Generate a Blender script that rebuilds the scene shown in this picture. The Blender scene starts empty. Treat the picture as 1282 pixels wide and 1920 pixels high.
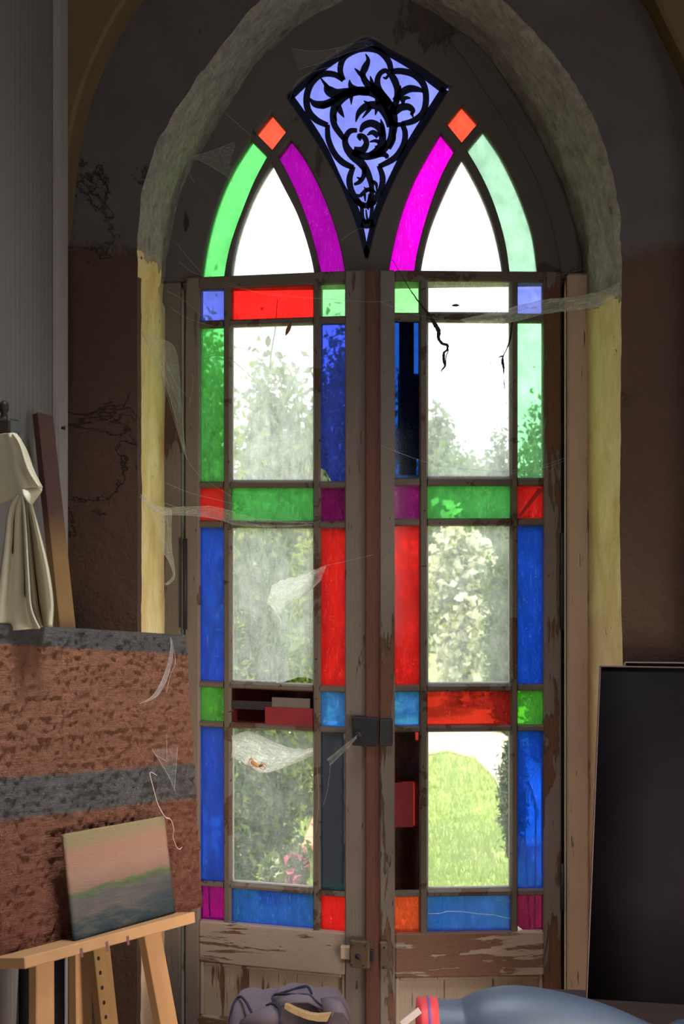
import bpy, bmesh, math, random
import numpy as np
from mathutils import Vector, Matrix

random.seed(7)
rng = np.random.default_rng(7)
R = math.radians
SC = bpy.context.scene
COL = SC.collection

# ------------------------------------------------------------------ camera
F = 2200.0                       # focal length in pixels of the 1282x1920 frame
CX, CY = 641.0, 920.0            # principal column, horizon row
PHI = R(5.0)                     # the camera looks a little to the left of the wall's normal
CAM = Vector((0.22, -3.40, 1.65))
cd = bpy.data.cameras.new('camera')
cd.sensor_fit = 'AUTO'
cd.sensor_width = 36.0
cd.lens = F / 1920.0 * 36.0
cd.shift_y = (CY - 960.0) / 1920.0
cd.clip_start = 0.05
cd.clip_end = 300
cd.dof.use_dof = True
cd.dof.focus_distance = 2.9
cd.dof.aperture_fstop = 6.3
cam = bpy.data.objects.new('camera', cd)
cam.location = CAM
cam.rotation_euler = (R(90), 0, PHI)
COL.objects.link(cam)
SC.camera = cam

# ------------------------------------------------------------------ sky, sun, lamps, exposure
W = bpy.data.worlds.new('sky')
SC.world = W
W.use_nodes = True
wn = W.node_tree
bg = wn.nodes['Background']
bg.inputs['Color'].default_value = (0.90, 0.95, 1.0, 1)
bg.inputs['Strength'].default_value = 3.0

sd = bpy.data.lights.new('sun', 'SUN')
sd.energy = 7.0
sd.angle = R(3)
sd.color = (1.0, 0.94, 0.82)
sun = bpy.data.objects.new('sun', sd)
# high over the house, a little from the left
sun.rotation_euler = Vector((0.28, 0.08, -0.95)).to_track_quat('-Z', 'Y').to_euler()
COL.objects.link(sun)

def area(name, loc, target, sx, sy, power, color, spread=180):
    l = bpy.data.lights.new(name, 'AREA')
    l.shape = 'RECTANGLE'
    l.size, l.size_y = sx, sy
    l.energy = power
    l.color = color
    l.spread = R(spread)
    o = bpy.data.objects.new(name, l)
    o.location = loc
    o.rotation_euler = (Vector(target) - Vector(loc)).to_track_quat('-Z', 'Y').to_euler()
    COL.objects.link(o)
    return o

# added fill lamps in unseen openings: low on the right, and behind the camera
area('low_right_fill', (1.98, -2.00, 0.60), (-0.1, -0.25, 0.12), 1.0, 1.1, 16, (1.0, 0.84, 0.70), 64)
area('rear_fill', (0.5, -5.43, 1.3), (0.2, 0.0, 0.9), 1.5, 1.5, 8.0, (1.0, 0.90, 0.82))
# added fill lamp overhead, grazing the canvas to bring out its relief
area('overhead_fill', (0.15, -1.5, 4.18), (0.05, -1.35, 0.0), 0.68, 0.38, 14, (0.90, 0.95, 1.0), 58)

SC.view_settings.view_transform = 'Standard'
SC.view_settings.look = 'None'
SC.view_settings.gamma = 1
SC.view_settings.use_curve_mapping = False
SC.view_settings.exposure = 0.0
SC.cycles.use_denoising = True
SC.cycles.max_bounces = 10
SC.cycles.diffuse_bounces = 5
SC.cycles.transparent_max_bounces = 24
SC.cycles.sample_clamp_indirect = 4.0
SC.cycles.caustics_reflective = False
SC.cycles.caustics_refractive = False

# ------------------------------------------------------------------ picture -> place helpers
FWD = Vector((-math.sin(PHI), math.cos(PHI), 0))
RGT = Vector((math.cos(PHI), math.sin(PHI), 0))
UP = Vector((0, 0, 1))
def cvec(a, b, c):               # (right, up, forward) of the camera -> world
    return RGT * a + UP * b + FWD * c
def ray(px, py):
    return cvec((px - CX) / F, -(py - CY) / F, 1.0)
def at_depth(px, py, z):
    return CAM + ray(px, py) * z
def at_y(px, py, y):
    d = ray(px, py)
    return CAM + d * ((y - CAM.y) / d.y)
def at_z(px, py, z):
    d = ray(px, py)
    return CAM + d * ((z - CAM.z) / d.z)
def at_plane(px, py, p0, n):
    d = ray(px, py)
    return CAM + d * ((p0 - CAM).dot(n) / d.dot(n))
def project(p):
    q = Vector(p) - CAM
    return CX + F * q.dot(RGT) / q.dot(FWD), CY - F * q.z / q.dot(FWD)

# ------------------------------------------------------------------ material helpers
def srgb(r, g, b):
    f = lambda c: (c / 255 / 12.92) if c / 255 <= 0.04045 else ((c / 255 + 0.055) / 1.055) ** 2.4
    return (f(r), f(g), f(b), 1)
class M:
    """thin wrapper round a node tree"""
    def __init__(s, name):
        s.m = bpy.data.materials.new(name)
        s.m.use_nodes = True
        s.nt = s.m.node_tree
        s.nt.nodes.clear()
        s.out = s.nt.nodes.new('ShaderNodeOutputMaterial')
    def n(s, typ, ins=None, **attrs):
        nd = s.nt.nodes.new(typ)
        for k, v in attrs.items():
            setattr(nd, k, v)
        for k, v in (ins or {}).items():
            sock = nd.inputs[k]
            if isinstance(v, bpy.types.NodeSocket):
                s.nt.links.new(v, sock)
            else:
                if sock.type == 'RGBA' and len(v) == 3:
                    v = (*v, 1)
                sock.default_value = v
        return nd
    def coord(s, scale=(1, 1, 1), which='Object', rot=(0, 0, 0), loc=(0, 0, 0)):
        tc = s.n('ShaderNodeTexCoord')
        mp = s.n('ShaderNodeMapping', {'Vector': tc.outputs[which], 'Scale': scale, 'Rotation': rot, 'Location': loc})
        return mp.outputs[0]
    def noise(s, vec, scale=5, detail=5, rough=0.6, dist=0.0):
        return s.n('ShaderNodeTexNoise', {'Vector': vec, 'Scale': scale, 'Detail': detail, 'Roughness': rough, 'Distortion': dist}).outputs['Fac']
    def ramp(s, fac, stops, interp='LINEAR'):
        r = s.n('ShaderNodeValToRGB', {'Fac': fac})
        cr = r.color_ramp
        cr.interpolation = interp
        while len(cr.elements) < len(stops):
            cr.elements.new(0.5)
        for e, (p, c) in zip(cr.elements, stops):
            e.position = p
            e.color = c if len(c) == 4 else (*c, 1)
        return r.outputs['Color']
    def step(s, fac, a, b):
        return s.n('ShaderNodeMapRange', {'Value': fac, 'From Min': a, 'From Max': b, 'To Min': 0.0, 'To Max': 1.0}, clamp=True).outputs[0]
    def math(s, op, a, b=0.0, clamp=False):
        return s.n('ShaderNodeMath', {0: a, 1: b}, operation=op, use_clamp=clamp).outputs[0]
    def mix(s, fac, a, b, blend='MIX'):
        nd = s.nt.nodes.new('ShaderNodeMix')
        nd.data_type = 'RGBA'
        nd.blend_type = blend
        for idx, v in ((0, fac), (6, a), (7, b)):
            sock = nd.inputs[idx]
            if isinstance(v, bpy.types.NodeSocket):
                s.nt.links.new(v, sock)
            elif idx == 0:
                sock.default_value = v
            else:
                sock.default_value = v if len(v) == 4 else (*v, 1)
        return nd.outputs[2]
    def sep(s, vec):
        return s.n('ShaderNodeSeparateXYZ', {'Vector': vec}).outputs
    def bump(s, h, strength=0.3, dist=0.01, normal=None):
        i = {'Height': h, 'Strength': strength, 'Distance': dist}
        if normal is not None:
            i['Normal'] = normal
        return s.n('ShaderNodeBump', i).outputs[0]
    def principled(s, color, rough=0.7, normal=None, spec=0.3, **kw):
        i = {'Base Color': color, 'Roughness': rough, 'Specular IOR Level': spec}
        if normal is not None:
            i['Normal'] = normal
        i.update(kw)
        p = s.n('ShaderNodeBsdfPrincipled', i)
        s.nt.links.new(p.outputs[0], s.out.inputs[0])
        return s.m
    def surf(s, sock):
        s.nt.links.new(sock, s.out.inputs[0])
        return s.m
    def shmix(s, fac, a, b):
        return s.n('ShaderNodeMixShader', {0: fac, 1: a, 2: b}).outputs[0]

def m_peel(name, paint, wood, amount, stretch, seed=0.0, dirt=0.5):
    """old matt paint flaking off brown wood; stretch sets the grain direction"""
    k = M(name)
    v = k.coord(stretch, loc=(seed, seed * 1.7, seed * 0.6))
    vo = k.coord((1, 1, 1), loc=(seed, 0, seed))
    big = k.noise(v, 3.2, 8, 0.68, 0.4)
    patch = k.noise(vo, 2.6, 3, 0.5)
    h = k.math('ADD', k.math('MULTIPLY', big, 0.55), k.math('MULTIPLY', patch, 0.45))
    mask = k.step(h, 0.63 - amount * 0.2, 0.645 - amount * 0.2)      # 1 = bare wood
    grain = k.noise(k.coord(tuple(x * 3 for x in stretch), loc=(seed, 1, 2)), 14, 4, 0.6)
    woodc = k.mix(grain, tuple(c * 0.55 for c in wood[:3]), tuple(c * 1.35 for c in wood[:3]))
    cracks = k.step(k.noise(k.coord(tuple(x * 2.2 for x in stretch), loc=(5 + seed, 0, 1)), 9, 2, 0.5, 0.2), 0.70, 0.735)
    grime = k.noise(vo, 5, 6, 0.7)
    paintc = k.mix(k.math('MULTIPLY', grime, dirt), paint, tuple(c * 0.35 for c in paint[:3]))
    paintc = k.mix(k.math('MULTIPLY', cracks, 0.8), paintc, (0.02, 0.014, 0.010))
    c = k.mix(mask, paintc, woodc)
    hh = k.math('SUBTRACT', k.math('MULTIPLY', grain, 0.25), k.math('ADD', mask, k.math('MULTIPLY', cracks, 0.6)))
    return k.principled(c, 0.72, k.bump(hh, 0.7, 0.010), 0.25)

def m_plain(name, color, rough=0.7, var=0.35, scale=8, bump=0.2, spec=0.3, metallic=0.0, stretch=(1, 1, 1)):
    k = M(name)
    v = k.coord(stretch)
    n = k.noise(v, scale, 6, 0.65)
    c = k.mix(n, tuple(x * (1 - var) for x in color[:3]), tuple(min(1, x * (1 + var)) for x in color[:3]))
    return k.principled(c, rough, k.bump(k.noise(v, scale * 6, 4, 0.6), bump, 0.003), spec, Metallic=metallic)

_glass = {}
def m_glass(color, haze, streak=0.3, seed=0.0, soft=0.10):
    """old hand-made pane: see-through, tinted, with a film of dust that scatters the daylight"""
    key = (color, haze, streak, seed, soft)
    if key in _glass:
        return _glass[key]
    k = M('old_glass')
    v = k.coord((1, 1, 1), loc=(seed, seed, seed * 2.3))
    cloud = k.noise(v, 7, 7, 0.70, 0.5)
    fine = k.noise(k.coord((1, 1, 0.7), loc=(seed, 0, 0)), 170, 3, 0.7)
    scr = k.step(k.noise(k.coord((26, 1, 2.0), rot=(0, 0.22, 0), loc=(seed, 0, 0)), 9, 5, 0.72, 1.4), 0.57, 0.74)
    scr2 = k.step(k.noise(k.coord((3.0, 1, 24), rot=(0, -0.5, 0), loc=(seed, 0, 4)), 7, 5, 0.72, 1.8), 0.60, 0.76)
    smear = k.step(k.noise(k.coord((2.2, 1, 0.8), rot=(0, 0.5, 0), loc=(seed, 2, 4)), 16, 6, 0.75, 1.0), 0.40, 0.75)
    specks = k.step(fine, 0.63, 0.72)
    f = k.math('ADD', k.math('MULTIPLY', k.math('SUBTRACT', cloud, 0.5), 1.5 * haze + 0.12), haze * 0.72)
    f = k.math('ADD', f, k.math('MULTIPLY', smear, haze * 0.55))
    f = k.math('ADD', f, k.math('MULTIPLY', scr, streak * 0.55))
    f = k.math('ADD', f, k.math('MULTIPLY', scr2, streak * 0.35))
    f = k.math('ADD', f, k.math('MULTIPLY', specks, streak * 0.5), True)
    white = color == (1, 1, 1)
    tone = k.mix(k.step(cloud, 0.32, 0.66), color, tuple(c * (0.86 if white else 0.50) for c in color))
    tr = k.n('ShaderNodeBsdfTransparent', {'Color': tone}).outputs[0]
    film = (0.92, 0.93, 0.95) if white else tuple(min(1.0, c * 1.25 + 0.006) for c in color)
    filmc = film if white else k.mix(k.step(k.noise(k.coord((3, 1, 1.1), loc=(seed * 3, 0, seed)), 5, 6, 0.7, 0.8), 0.36, 0.64), tuple(c * 0.62 for c in film), film)
    tl = k.n('ShaderNodeBsdfTranslucent', {'Color': filmc}).outputs[0]
    df = k.n('ShaderNodeBsdfDiffuse', {'Color': tuple(c * 0.5 for c in film)}).outputs[0]
    scat = k.shmix(0.25, tl, df)
    if white:
        sh = k.shmix(f, tr, scat)
    else:
        # the dust on coloured glass is whitish and takes only a little of the colour
        dl = k.n('ShaderNodeBsdfTranslucent', {'Color': tuple(min(1.0, c * 0.9 + 0.11) for c in color)}).outputs[0]
        sh = k.shmix(k.math('ADD', k.math('MULTIPLY', f, 0.85), soft, True), tr, k.shmix(k.math('MULTIPLY', k.math('MAXIMUM', scr, specks), 0.75), scat, dl))
    k.surf(sh)
    _glass[key] = k.m
    return k.m
def m_glass_face():
    k = M('glass_face')
    tr = k.n('ShaderNodeBsdfTransparent', {'Color': (1, 1, 1)}).outputs[0]
    gl = k.n('ShaderNodeBsdfGlossy', {'Color': (1, 1, 1), 'Roughness': 0.08}).outputs[0]
    return k.surf(k.shmix(0.025, tr, gl))
GFACE = m_glass_face()

def m_web(name, dens, scale=(1, 1, 1), seed=0.0, color=(0.85, 0.85, 0.83)):
    k = M(name)
    v = k.coord(scale, which='UV', loc=(seed, seed, 0))
    fib = k.noise(v, 6, 6, 0.75, 1.5)
    fib2 = k.noise(k.coord((scale[1] * 2.5, scale[0] * 0.7, 1), which='UV', loc=(seed, 3, 0)), 8, 5, 0.75, 1.0)
    clump = k.noise(k.coord((1, 1, 1), which='UV', loc=(seed + 4, 0, 0)), 3, 3, 0.6)
    a = k.math('ADD', k.step(fib, 0.48, 0.80), k.math('MULTIPLY', k.step(fib2, 0.50, 0.78), 0.8))
    a = k.math('ADD', k.math('MULTIPLY', a, clump), 0.24)
    uv = k.sep(k.n('ShaderNodeTexCoord').outputs['UV'])
    a = k.math('MULTIPLY', a, dens * 1.25, True)
    tr = k.n('ShaderNodeBsdfTransparent', {'Color': (1, 1, 1)}).outputs[0]
    d = k.n('ShaderNodeBsdfDiffuse', {'Color': color}).outputs[0]
    t = k.n('ShaderNodeBsdfTranslucent', {'Color': color}).outputs[0]
    return k.surf(k.shmix(a, tr, k.shmix(0.55, d, t)))

# ------------------------------------------------------------------ mesh helpers
def mk(name, verts, faces, mat=None, parent=None, smooth=False, uvs=None, kind=None):
    me = bpy.data.meshes.new(name)
    me.from_pydata([tuple(v) for v in verts], [], faces)
    if mat is not None:
        for mm in (mat if isinstance(mat, (list, tuple)) else [mat]):
            me.materials.append(mm)
    if uvs is not None:
        ul = me.uv_layers.new(name='UVMap')
        for lp in me.loops:
            ul.data[lp.index].uv = uvs[lp.vertex_index]
    if smooth:
        for p in me.polygons:
            p.use_smooth = True
    me.update()
    o = bpy.data.objects.new(name, me)
    COL.objects.link(o)
    if parent is not None:
        o.parent = parent
    if kind:
        o['kind'] = kind
    return o
def empty(name, loc=(0, 0, 0), rotz=0.0):
    o = bpy.data.objects.new(name, None)
    o.location = loc
    o.rotation_euler = (0, 0, rotz)
    COL.objects.link(o)
    return o
def tag(o, label, cat, group=None, kind=None):
    o['label'] = label
    o['category'] = cat
    if group:
        o['group'] = group
    if kind:
        o['kind'] = kind
    return o
def recalc(o):
    bm = bmesh.new()
    bm.from_mesh(o.data)
    bmesh.ops.recalc_face_normals(bm, faces=bm.faces)
    bm.to_mesh(o.data)
    bm.free()
    return o
class MB:
    """collects pieces into one mesh"""
    def __init__(s):
        s.v, s.f = [], []
    def add(s, v, f):
        b = len(s.v)
        s.v += [tuple(p) for p in v]
        s.f += [tuple(i + b for i in q) for q in f]
        return s
    def build(s, name, mat, parent=None, smooth=False, kind=None):
        return recalc(mk(name, s.v, s.f, mat, parent, smooth, None, kind))
def box_vf(x0, x1, y0, y1, z0, z1):
    v = [(x, y, z) for x in (x0, x1) for y in (y0, y1) for z in (z0, z1)]
    f = [(0, 1, 3, 2), (4, 6, 7, 5), (0, 4, 5, 1), (2, 3, 7, 6), (0, 2, 6, 4), (1, 5, 7, 3)]
    return v, f
def bevel_obj(o, w, seg=1):
    bm = bmesh.new()
    bm.from_mesh(o.data)
    bmesh.ops.recalc_face_normals(bm, faces=bm.faces)
    bmesh.ops.bevel(bm, geom=list(bm.edges), offset=w, segments=seg, affect='EDGES', clamp_overlap=True)
    bm.to_mesh(o.data)
    bm.free()
    return o
def box(name, x0, x1, y0, y1, z0, z1, mat, parent=None, bevel=0.0, seg=1):
    o = mk(name, *box_vf(min(x0, x1), max(x0, x1), y0, y1, z0, z1), mat, parent)
    if bevel:
        bevel_obj(o, bevel, seg)
    else:
        recalc(o)
    return o
def plate(name, outer, holes, y0, y1, mat, parent=None, bevel=0.0):
    """board in the x-z plane between depths y0 (room side) and y1, with holes"""
    cu = bpy.data.curves.new(name, 'CURVE')
    cu.dimensions = '2D'
    cu.fill_mode = 'BOTH'
    cu.extrude = (y1 - y0) / 2 - bevel
    cu.bevel_depth = bevel
    cu.bevel_resolution = 0
    cu.offset = -bevel
    for loop in [outer] + list(holes):
        sp = cu.splines.new('POLY')
        sp.points.add(len(loop) - 1)
        for p, q in zip(sp.points, loop):
            p.co = (q[0], q[1], 0, 1)
        sp.use_cyclic_u = True
    tmp = bpy.data.objects.new('tmp', cu)
    COL.objects.link(tmp)
    dg = bpy.context.evaluated_depsgraph_get()
    me = bpy.data.meshes.new_from_object(tmp.evaluated_get(dg))
    bpy.data.objects.remove(tmp)
    bpy.data.curves.remove(cu)
    ym = (y0 + y1) / 2
    for v in me.vertices:
        x, y, z = v.co
        v.co = (x, ym - z, y)
    me.materials.clear()
    me.materials.append(mat)
    for p in me.polygons:
        p.use_smooth = False
    me.name = name
    o = bpy.data.objects.new(name, me)
    COL.objects.link(o)
    if parent is not None:
        o.parent = parent
    return o
def catmull(pts, n=6, closed=False):
    pts = [np.array(p, float) for p in pts]
    out = []
    m = len(pts)
    rngi = range(m if closed else m - 1)
    for i in rngi:
        g = (lambda j: pts[j % m]) if closed else (lambda j: pts[min(max(j, 0), m - 1)])
        p0, p1, p2, p3 = g(i - 1), g(i), g(i + 1), g(i + 2)
        for t in np.arange(n) / n:
            out.append(0.5 * ((2 * p1) + (-p0 + p2) * t + (2 * p0 - 5 * p1 + 4 * p2 - p3) * t * t + (-p0 + 3 * p1 - 3 * p2 + p3) * t ** 3))
    if not closed:
        out.append(pts[-1])
    return out
def tube_vf(pts, rad, sides=8, cap=True):
    pts = [Vector(p) for p in pts]
    n = len(pts)
    rad = list(rad) if hasattr(rad, '__len__') else [rad] * n
    v, f = [], []
    up = None
    for i in range(n):
        t = (pts[min(i + 1, n - 1)] - pts[max(i - 1, 0)])
        if t.length < 1e-9:
            t = Vector((0, 0, 1))
        t.normalize()
        if up is None:
            up = t.orthogonal().normalized()
        up = (up - t * up.dot(t))
        if up.length < 1e-6:
            up = t.orthogonal()
        up.normalize()
        b = t.cross(up)
        for k in range(sides):
            a = 2 * math.pi * k / sides
            v.append(pts[i] + (up * math.cos(a) + b * math.sin(a)) * rad[i])
    for i in range(n - 1):
        for k in range(sides):
            k2 = (k + 1) % sides
            f.append((i * sides + k, i * sides + k2, (i + 1) * sides + k2, (i + 1) * sides + k))
    if cap:
        f.append(tuple(range(sides))[::-1])
        f.append(tuple((n - 1) * sides + k for k in range(sides)))
    return v, f
def tube(name, pts, rad, mat, parent=None, sides=8):
    v, f = tube_vf(pts, rad, sides)
    return mk(name, v, f, mat, parent, True)
def grid(name, P, mat, parent=None, thick=0.0, smooth=True, uv=True):
    """P[i][j] -> surface; thick>0 gives the sheet a back"""
    ni, nj = len(P), len(P[0])
    v = [Vector(P[i][j]) for i in range(ni) for j in range(nj)]
    uvs = [(j / (nj - 1), i / (ni - 1)) for i in range(ni) for j in range(nj)]
    f = [(i * nj + j, i * nj + j + 1, (i + 1) * nj + j + 1, (i + 1) * nj + j) for i in range(ni - 1) for j in range(nj - 1)]
    o = mk(name, v, f, mat, parent, smooth, uvs)
    if thick:
        bm = bmesh.new()
        bm.from_mesh(o.data)
        bmesh.ops.recalc_face_normals(bm, faces=bm.faces)
        bmesh.ops.solidify(bm, geom=list(bm.faces), thickness=thick)
        bm.to_mesh(o.data)
        bm.free()
        if smooth:
            for p in o.data.polygons:
                p.use_smooth = True
    return o
def hnoise(x, y, z=0.0):
    from mathutils import noise
    return noise.noise(Vector((x, y, z)))

# ------------------------------------------------------------------ materials
PLASTER_DARK = (0.155, 0.118, 0.100)
def m_wall():
    k = M('old_wall_plaster')
    v = k.coord()
    a = k.noise(v, 1.6, 6, 0.6, 0.6)
    b = k.noise(v, 7, 8, 0.7)
    z = k.sep(v)[2]
    x = k.sep(v)[0]
    # upper bare grey render, lower reddish brown distemper with a ragged edge
    edge = k.math('ADD', z, k.math('MULTIPLY', k.math('SUBTRACT', k.noise(v, 3.0, 5, 0.6), 0.5), 0.22))
    up = k.step(edge, 2.24, 2.27)
    low = k.mix(a, (0.060, 0.032, 0.022), (0.105, 0.060, 0.040))
    top = k.mix(b, (0.070, 0.056, 0.055), (0.135, 0.110, 0.104))
    c = k.mix(up, low, top)
    # damp dark patch low on the right
    damp = k.math('ADD', k.math('MULTIPLY', k.math('SUBTRACT', 1.93, edge), 14.0), 0.0, True)
    right = k.step(x, 0.86, 0.93)
    c = k.mix(k.math('MULTIPLY', k.math('MULTIPLY', damp, right), 0.85), c, (0.040, 0.030, 0.038))
    stain = k.step(k.noise(v, 4.2, 8, 0.75, 1.0), 0.60, 0.66)
    c = k.mix(k.math('MULTIPLY', stain, 0.35), c, (0.14, 0.06, 0.045))
    crack = k.math('MULTIPLY', k.step(k.math('ABSOLUTE', k.math('SUBTRACT', k.noise(v, 2.6, 7, 0.62, 0.6), 0.47)), 0.006, 0.0), k.step(k.noise(v, 1.7, 2, 0.5), 0.52, 0.60))
    c = k.mix(k.math('MULTIPLY', crack, 0.55), c, (0.03, 0.02, 0.018))
    h = k.math('ADD', k.math('MULTIPLY', b, 0.7), k.math('SUBTRACT', k.math('MULTIPLY', up, 1.0), crack))
    h = k.math('ADD', h, k.math('MULTIPLY', k.noise(v, 60, 3, 0.6), 0.15))
    return k.principled(c, 0.9, k.bump(h, 0.8, 0.025), 0.15)
M_WALL = m_wall()
def m_reveal():
    k = M('reveal_plaster')
    v = k.coord()
    s = k.sep(v)
    n = k.noise(v, 5, 6, 0.65, 0.3)
    f = k.noise(v, 26, 6, 0.75)
    edge = k.math('ADD', s[2], k.math('MULTIPLY', k.math('SUBTRACT', k.noise(v, 6, 4, 0.6), 0.5), 0.12))
    edge = k.math('ADD', edge, k.math('MULTIPLY', s[0], 0.10))
    up = k.step(edge, 2.21, 2.225)
    yel = k.mix(k.step(n, 0.3, 0.7), (0.64, 0.44, 0.13), (0.84, 0.72, 0.36))
    pink = k.step(k.math('ADD', s[2], k.math('MULTIPLY', n, 0.7)), 1.72, 1.30)
    yel = k.mix(k.math('MULTIPLY', pink, 0.8), yel, (0.72, 0.50, 0.34))
    scr = k.step(k.noise(k.coord((9, 9, 1.3)), 5, 5, 0.75, 0.8), 0.56, 0.66)
    yel = k.mix(k.math('MULTIPLY', scr, 0.45), yel, (0.45, 0.33, 0.17))
    spots = k.step(k.noise(v, 30, 3, 0.6), 0.70, 0.73)
    yel = k.mix(k.math('MULTIPLY', spots, 0.85), yel, (0.06, 0.04, 0.03))
    grey = k.mix(k.step(f, 0.30, 0.70), (0.42, 0.37, 0.30), (0.95, 0.88, 0.74))
    holes = k.step(k.noise(v, 13, 4, 0.6), 0.66, 0.72)
    grey = k.mix(k.math('MULTIPLY', holes, 0.6), grey, (0.09, 0.07, 0.06))
    c = k.mix(up, yel, grey)
    h = k.math('ADD', k.math('MULTIPLY', up, k.math('ADD', k.math('MULTIPLY', f, 2.6), 1.2)), k.math('MULTIPLY', n, 0.3))
    h = k.math('SUBTRACT', h, k.math('MULTIPLY', holes, up))
    return k.principled(c, 0.85, k.bump(h, 1.0, 0.04), 0.2)
M_REVEAL = m_reveal()
PAINT = (0.235, 0.188, 0.158)  # darker than the rails: dimmer light higher up is put into this paint
WOOD = (0.155, 0.075, 0.045)
M_FRAME = m_peel('dark_frame_wood', (0.15, 0.125, 0.112), (0.09, 0.065, 0.055), 0.15, (1, 1, 0.35), 3.0, 0.6)
M_STILE = m_peel('painted_stile', PAINT, WOOD, 0.30, (6, 1, 0.7), 1.0)
M_STILE2 = m_peel('worn_stile', PAINT, WOOD, 0.62, (6, 1, 0.7), 9.0)
M_RAIL = m_peel('painted_rail', (0.42, 0.33, 0.26), WOOD, 0.34, (1.5, 1, 12), 2.0)  # pale copy of the paint: brighter light low on the door, coloured in
M_RAIL2 = m_peel('worn_rail', (0.52, 0.40, 0.315), (0.22, 0.115, 0.075), 0.60, (1.5, 1, 12), 4.5)  # paler still, carrying the light near the floor; the flaking is real wear
M_BAR = m_peel('glazing_bar_paint', (0.17, 0.135, 0.105), (0.10, 0.055, 0.035), 0.45, (3, 1, 3), 6.0, 0.6)
M_PANEL = m_peel('door_panel_paint', (0.44, 0.34, 0.26), WOOD, 0.30, (9, 1, 0.5), 7.0)  # panel paint lifted too, for the light low on the door
M_ASTRAGAL = m_plain('red_brown_strip', (0.13, 0.055, 0.038), 0.6, 0.4, 20, 0.25, stretch=(6, 1, 0.6))
M_JAMB = m_peel('jamb_paint', (0.62, 0.44, 0.31), (0.22, 0.12, 0.075), 0.20, (6, 1, 0.5), 11.0)  # pale, to carry bright light on the right jamb in its colour
M_IRON = m_plain('black_iron', (0.018, 0.018, 0.022), 0.55, 0.5, 30, 0.3, 0.4)
M_RUST = m_plain('rusty_lock', (0.13, 0.085, 0.055), 0.6, 0.7, 40, 0.5, 0.4, 0.3)
M_GAP_SHADE = m_plain('gap_shade', (0.015, 0.012, 0.012), 0.9, 0.3, 10, 0.1, 0.1)  # near-black stands in for the shade in gaps and holes

# ------------------------------------------------------------------ SETTING: window wall
Y_FRONT = -0.44                  # room face of the window wall
Y_ARCH = -0.53                   # proud wall face outside the shallow blind arch
def wp(pts, y):                  # traced picture points -> (x, z) on the plane at depth y
    return [(lambda p: (p.x, p.z))(at_y(a, b, y)) for a, b in pts]
front_px = [(257, 1990), (256, 1500), (258, 1000), (257, 700), (258, 440), (262, 395), (270, 340), (286, 285), (311, 235), (345, 182),
            (385, 125), (424, 75), (458, 30), (492, -5), (545, -48), (612, -84), (690, -108), (770, -92), (850, -62), (912, -28),
            (952, 8), (986, 42), (1012, 70), (1036, 96), (1070, 145), (1100, 195), (1123, 245), (1145, 310), (1158, 380), (1165, 440),
            (1164, 700), (1162, 1000), (1167, 1250), (1166, 1990)]
inner_px = [(309, 1990), (309, 1500), (309, 1000), (310, 700), (313, 520), (322, 450), (333, 400), (347, 358), (372, 303), (402, 252),
            (432, 200), (462, 152), (496, 108), (528, 78), (572, 44), (630, 10), (690, -14), (748, -2), (806, 30), (850, 58),
            (882, 82), (908, 108), (928, 134), (946, 160), (978, 215), (1006, 265), (1030, 315), (1052, 370), (1070, 430), (1084, 500),
            (1092, 700), (1095, 1000), (1097, 1250), (1098, 1990)]
front = wp(front_px, Y_FRONT)
inner = wp(inner_px, 0.0)
zb = -0.02
front[0] = (front[0][0], zb); front[-1] = (front[-1][0], zb)
inner[0] = (inner[0][0], zb); inner[-1] = (inner[-1][0], zb)
XL = at_y(117, 600, Y_ARCH).x    # left wall plane
XR = 2.0
ZT = 4.2
inner_c = list(inner)
front = [front[0]] + [tuple(p) for p in catmull(front[1:-1], 3)] + [front[-1]]
inner = [inner[0]] + [tuple(p) for p in catmull(inner[1:-1], 3)] + [inner[-1]]
def resample(loop, n):
    q = np.array(loop)
    d = np.concatenate([[0], np.cumsum(np.linalg.norm(np.diff(q, axis=0), axis=1))])
    t = np.linspace(0, d[-1], n)
    return [tuple(p) for p in np.stack([np.interp(t, d, q[:, 0]), np.interp(t, d, q[:, 1])], 1)]
front_f = resample(front, 420)
inner_f = resample(inner, 420)
def rough(loop, amp, sub, freq, lo, seed):
    out = []
    for i in range(len(loop) - 1):
        a, b = np.array(loop[i]), np.array(loop[i + 1])
        for t in np.arange(sub) / sub:
            p = a + (b - a) * t
            if p[1] > lo:
                w = amp if p[1] > 2.2 else amp * 0.35
                p = p + np.array([hnoise(p[0] * freq, p[1] * freq, seed), hnoise(p[0] * freq, p[1] * freq, seed + 9)]) * w
            out.append(tuple(p))
    out.append(loop[-1])
    return out
front_r = []
for x, z in front_f:
    w = 0.0065 if z > 2.2 else 0.0022
    e = hnoise(x * 16, z * 16, 1.0) * w + hnoise(x * 55, z * 55, 4.0) * w * 0.5
    c = np.array([-x, 1.9 - z]) if z > 1.9 else np.array([-x, 0.0])
    c = c / (np.linalg.norm(c) + 1e-6)
    front_r.append((x + c[0] * e, max(z + c[1] * e, zb)))
wall = plate('wall_back', [(XL - 0.1, zb), *front_r, (XR, zb), (XR, ZT), (XL - 0.1, ZT)], [], Y_FRONT, Y_FRONT + 0.04, M_WALL)
wall['kind'] = 'structure'
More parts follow.
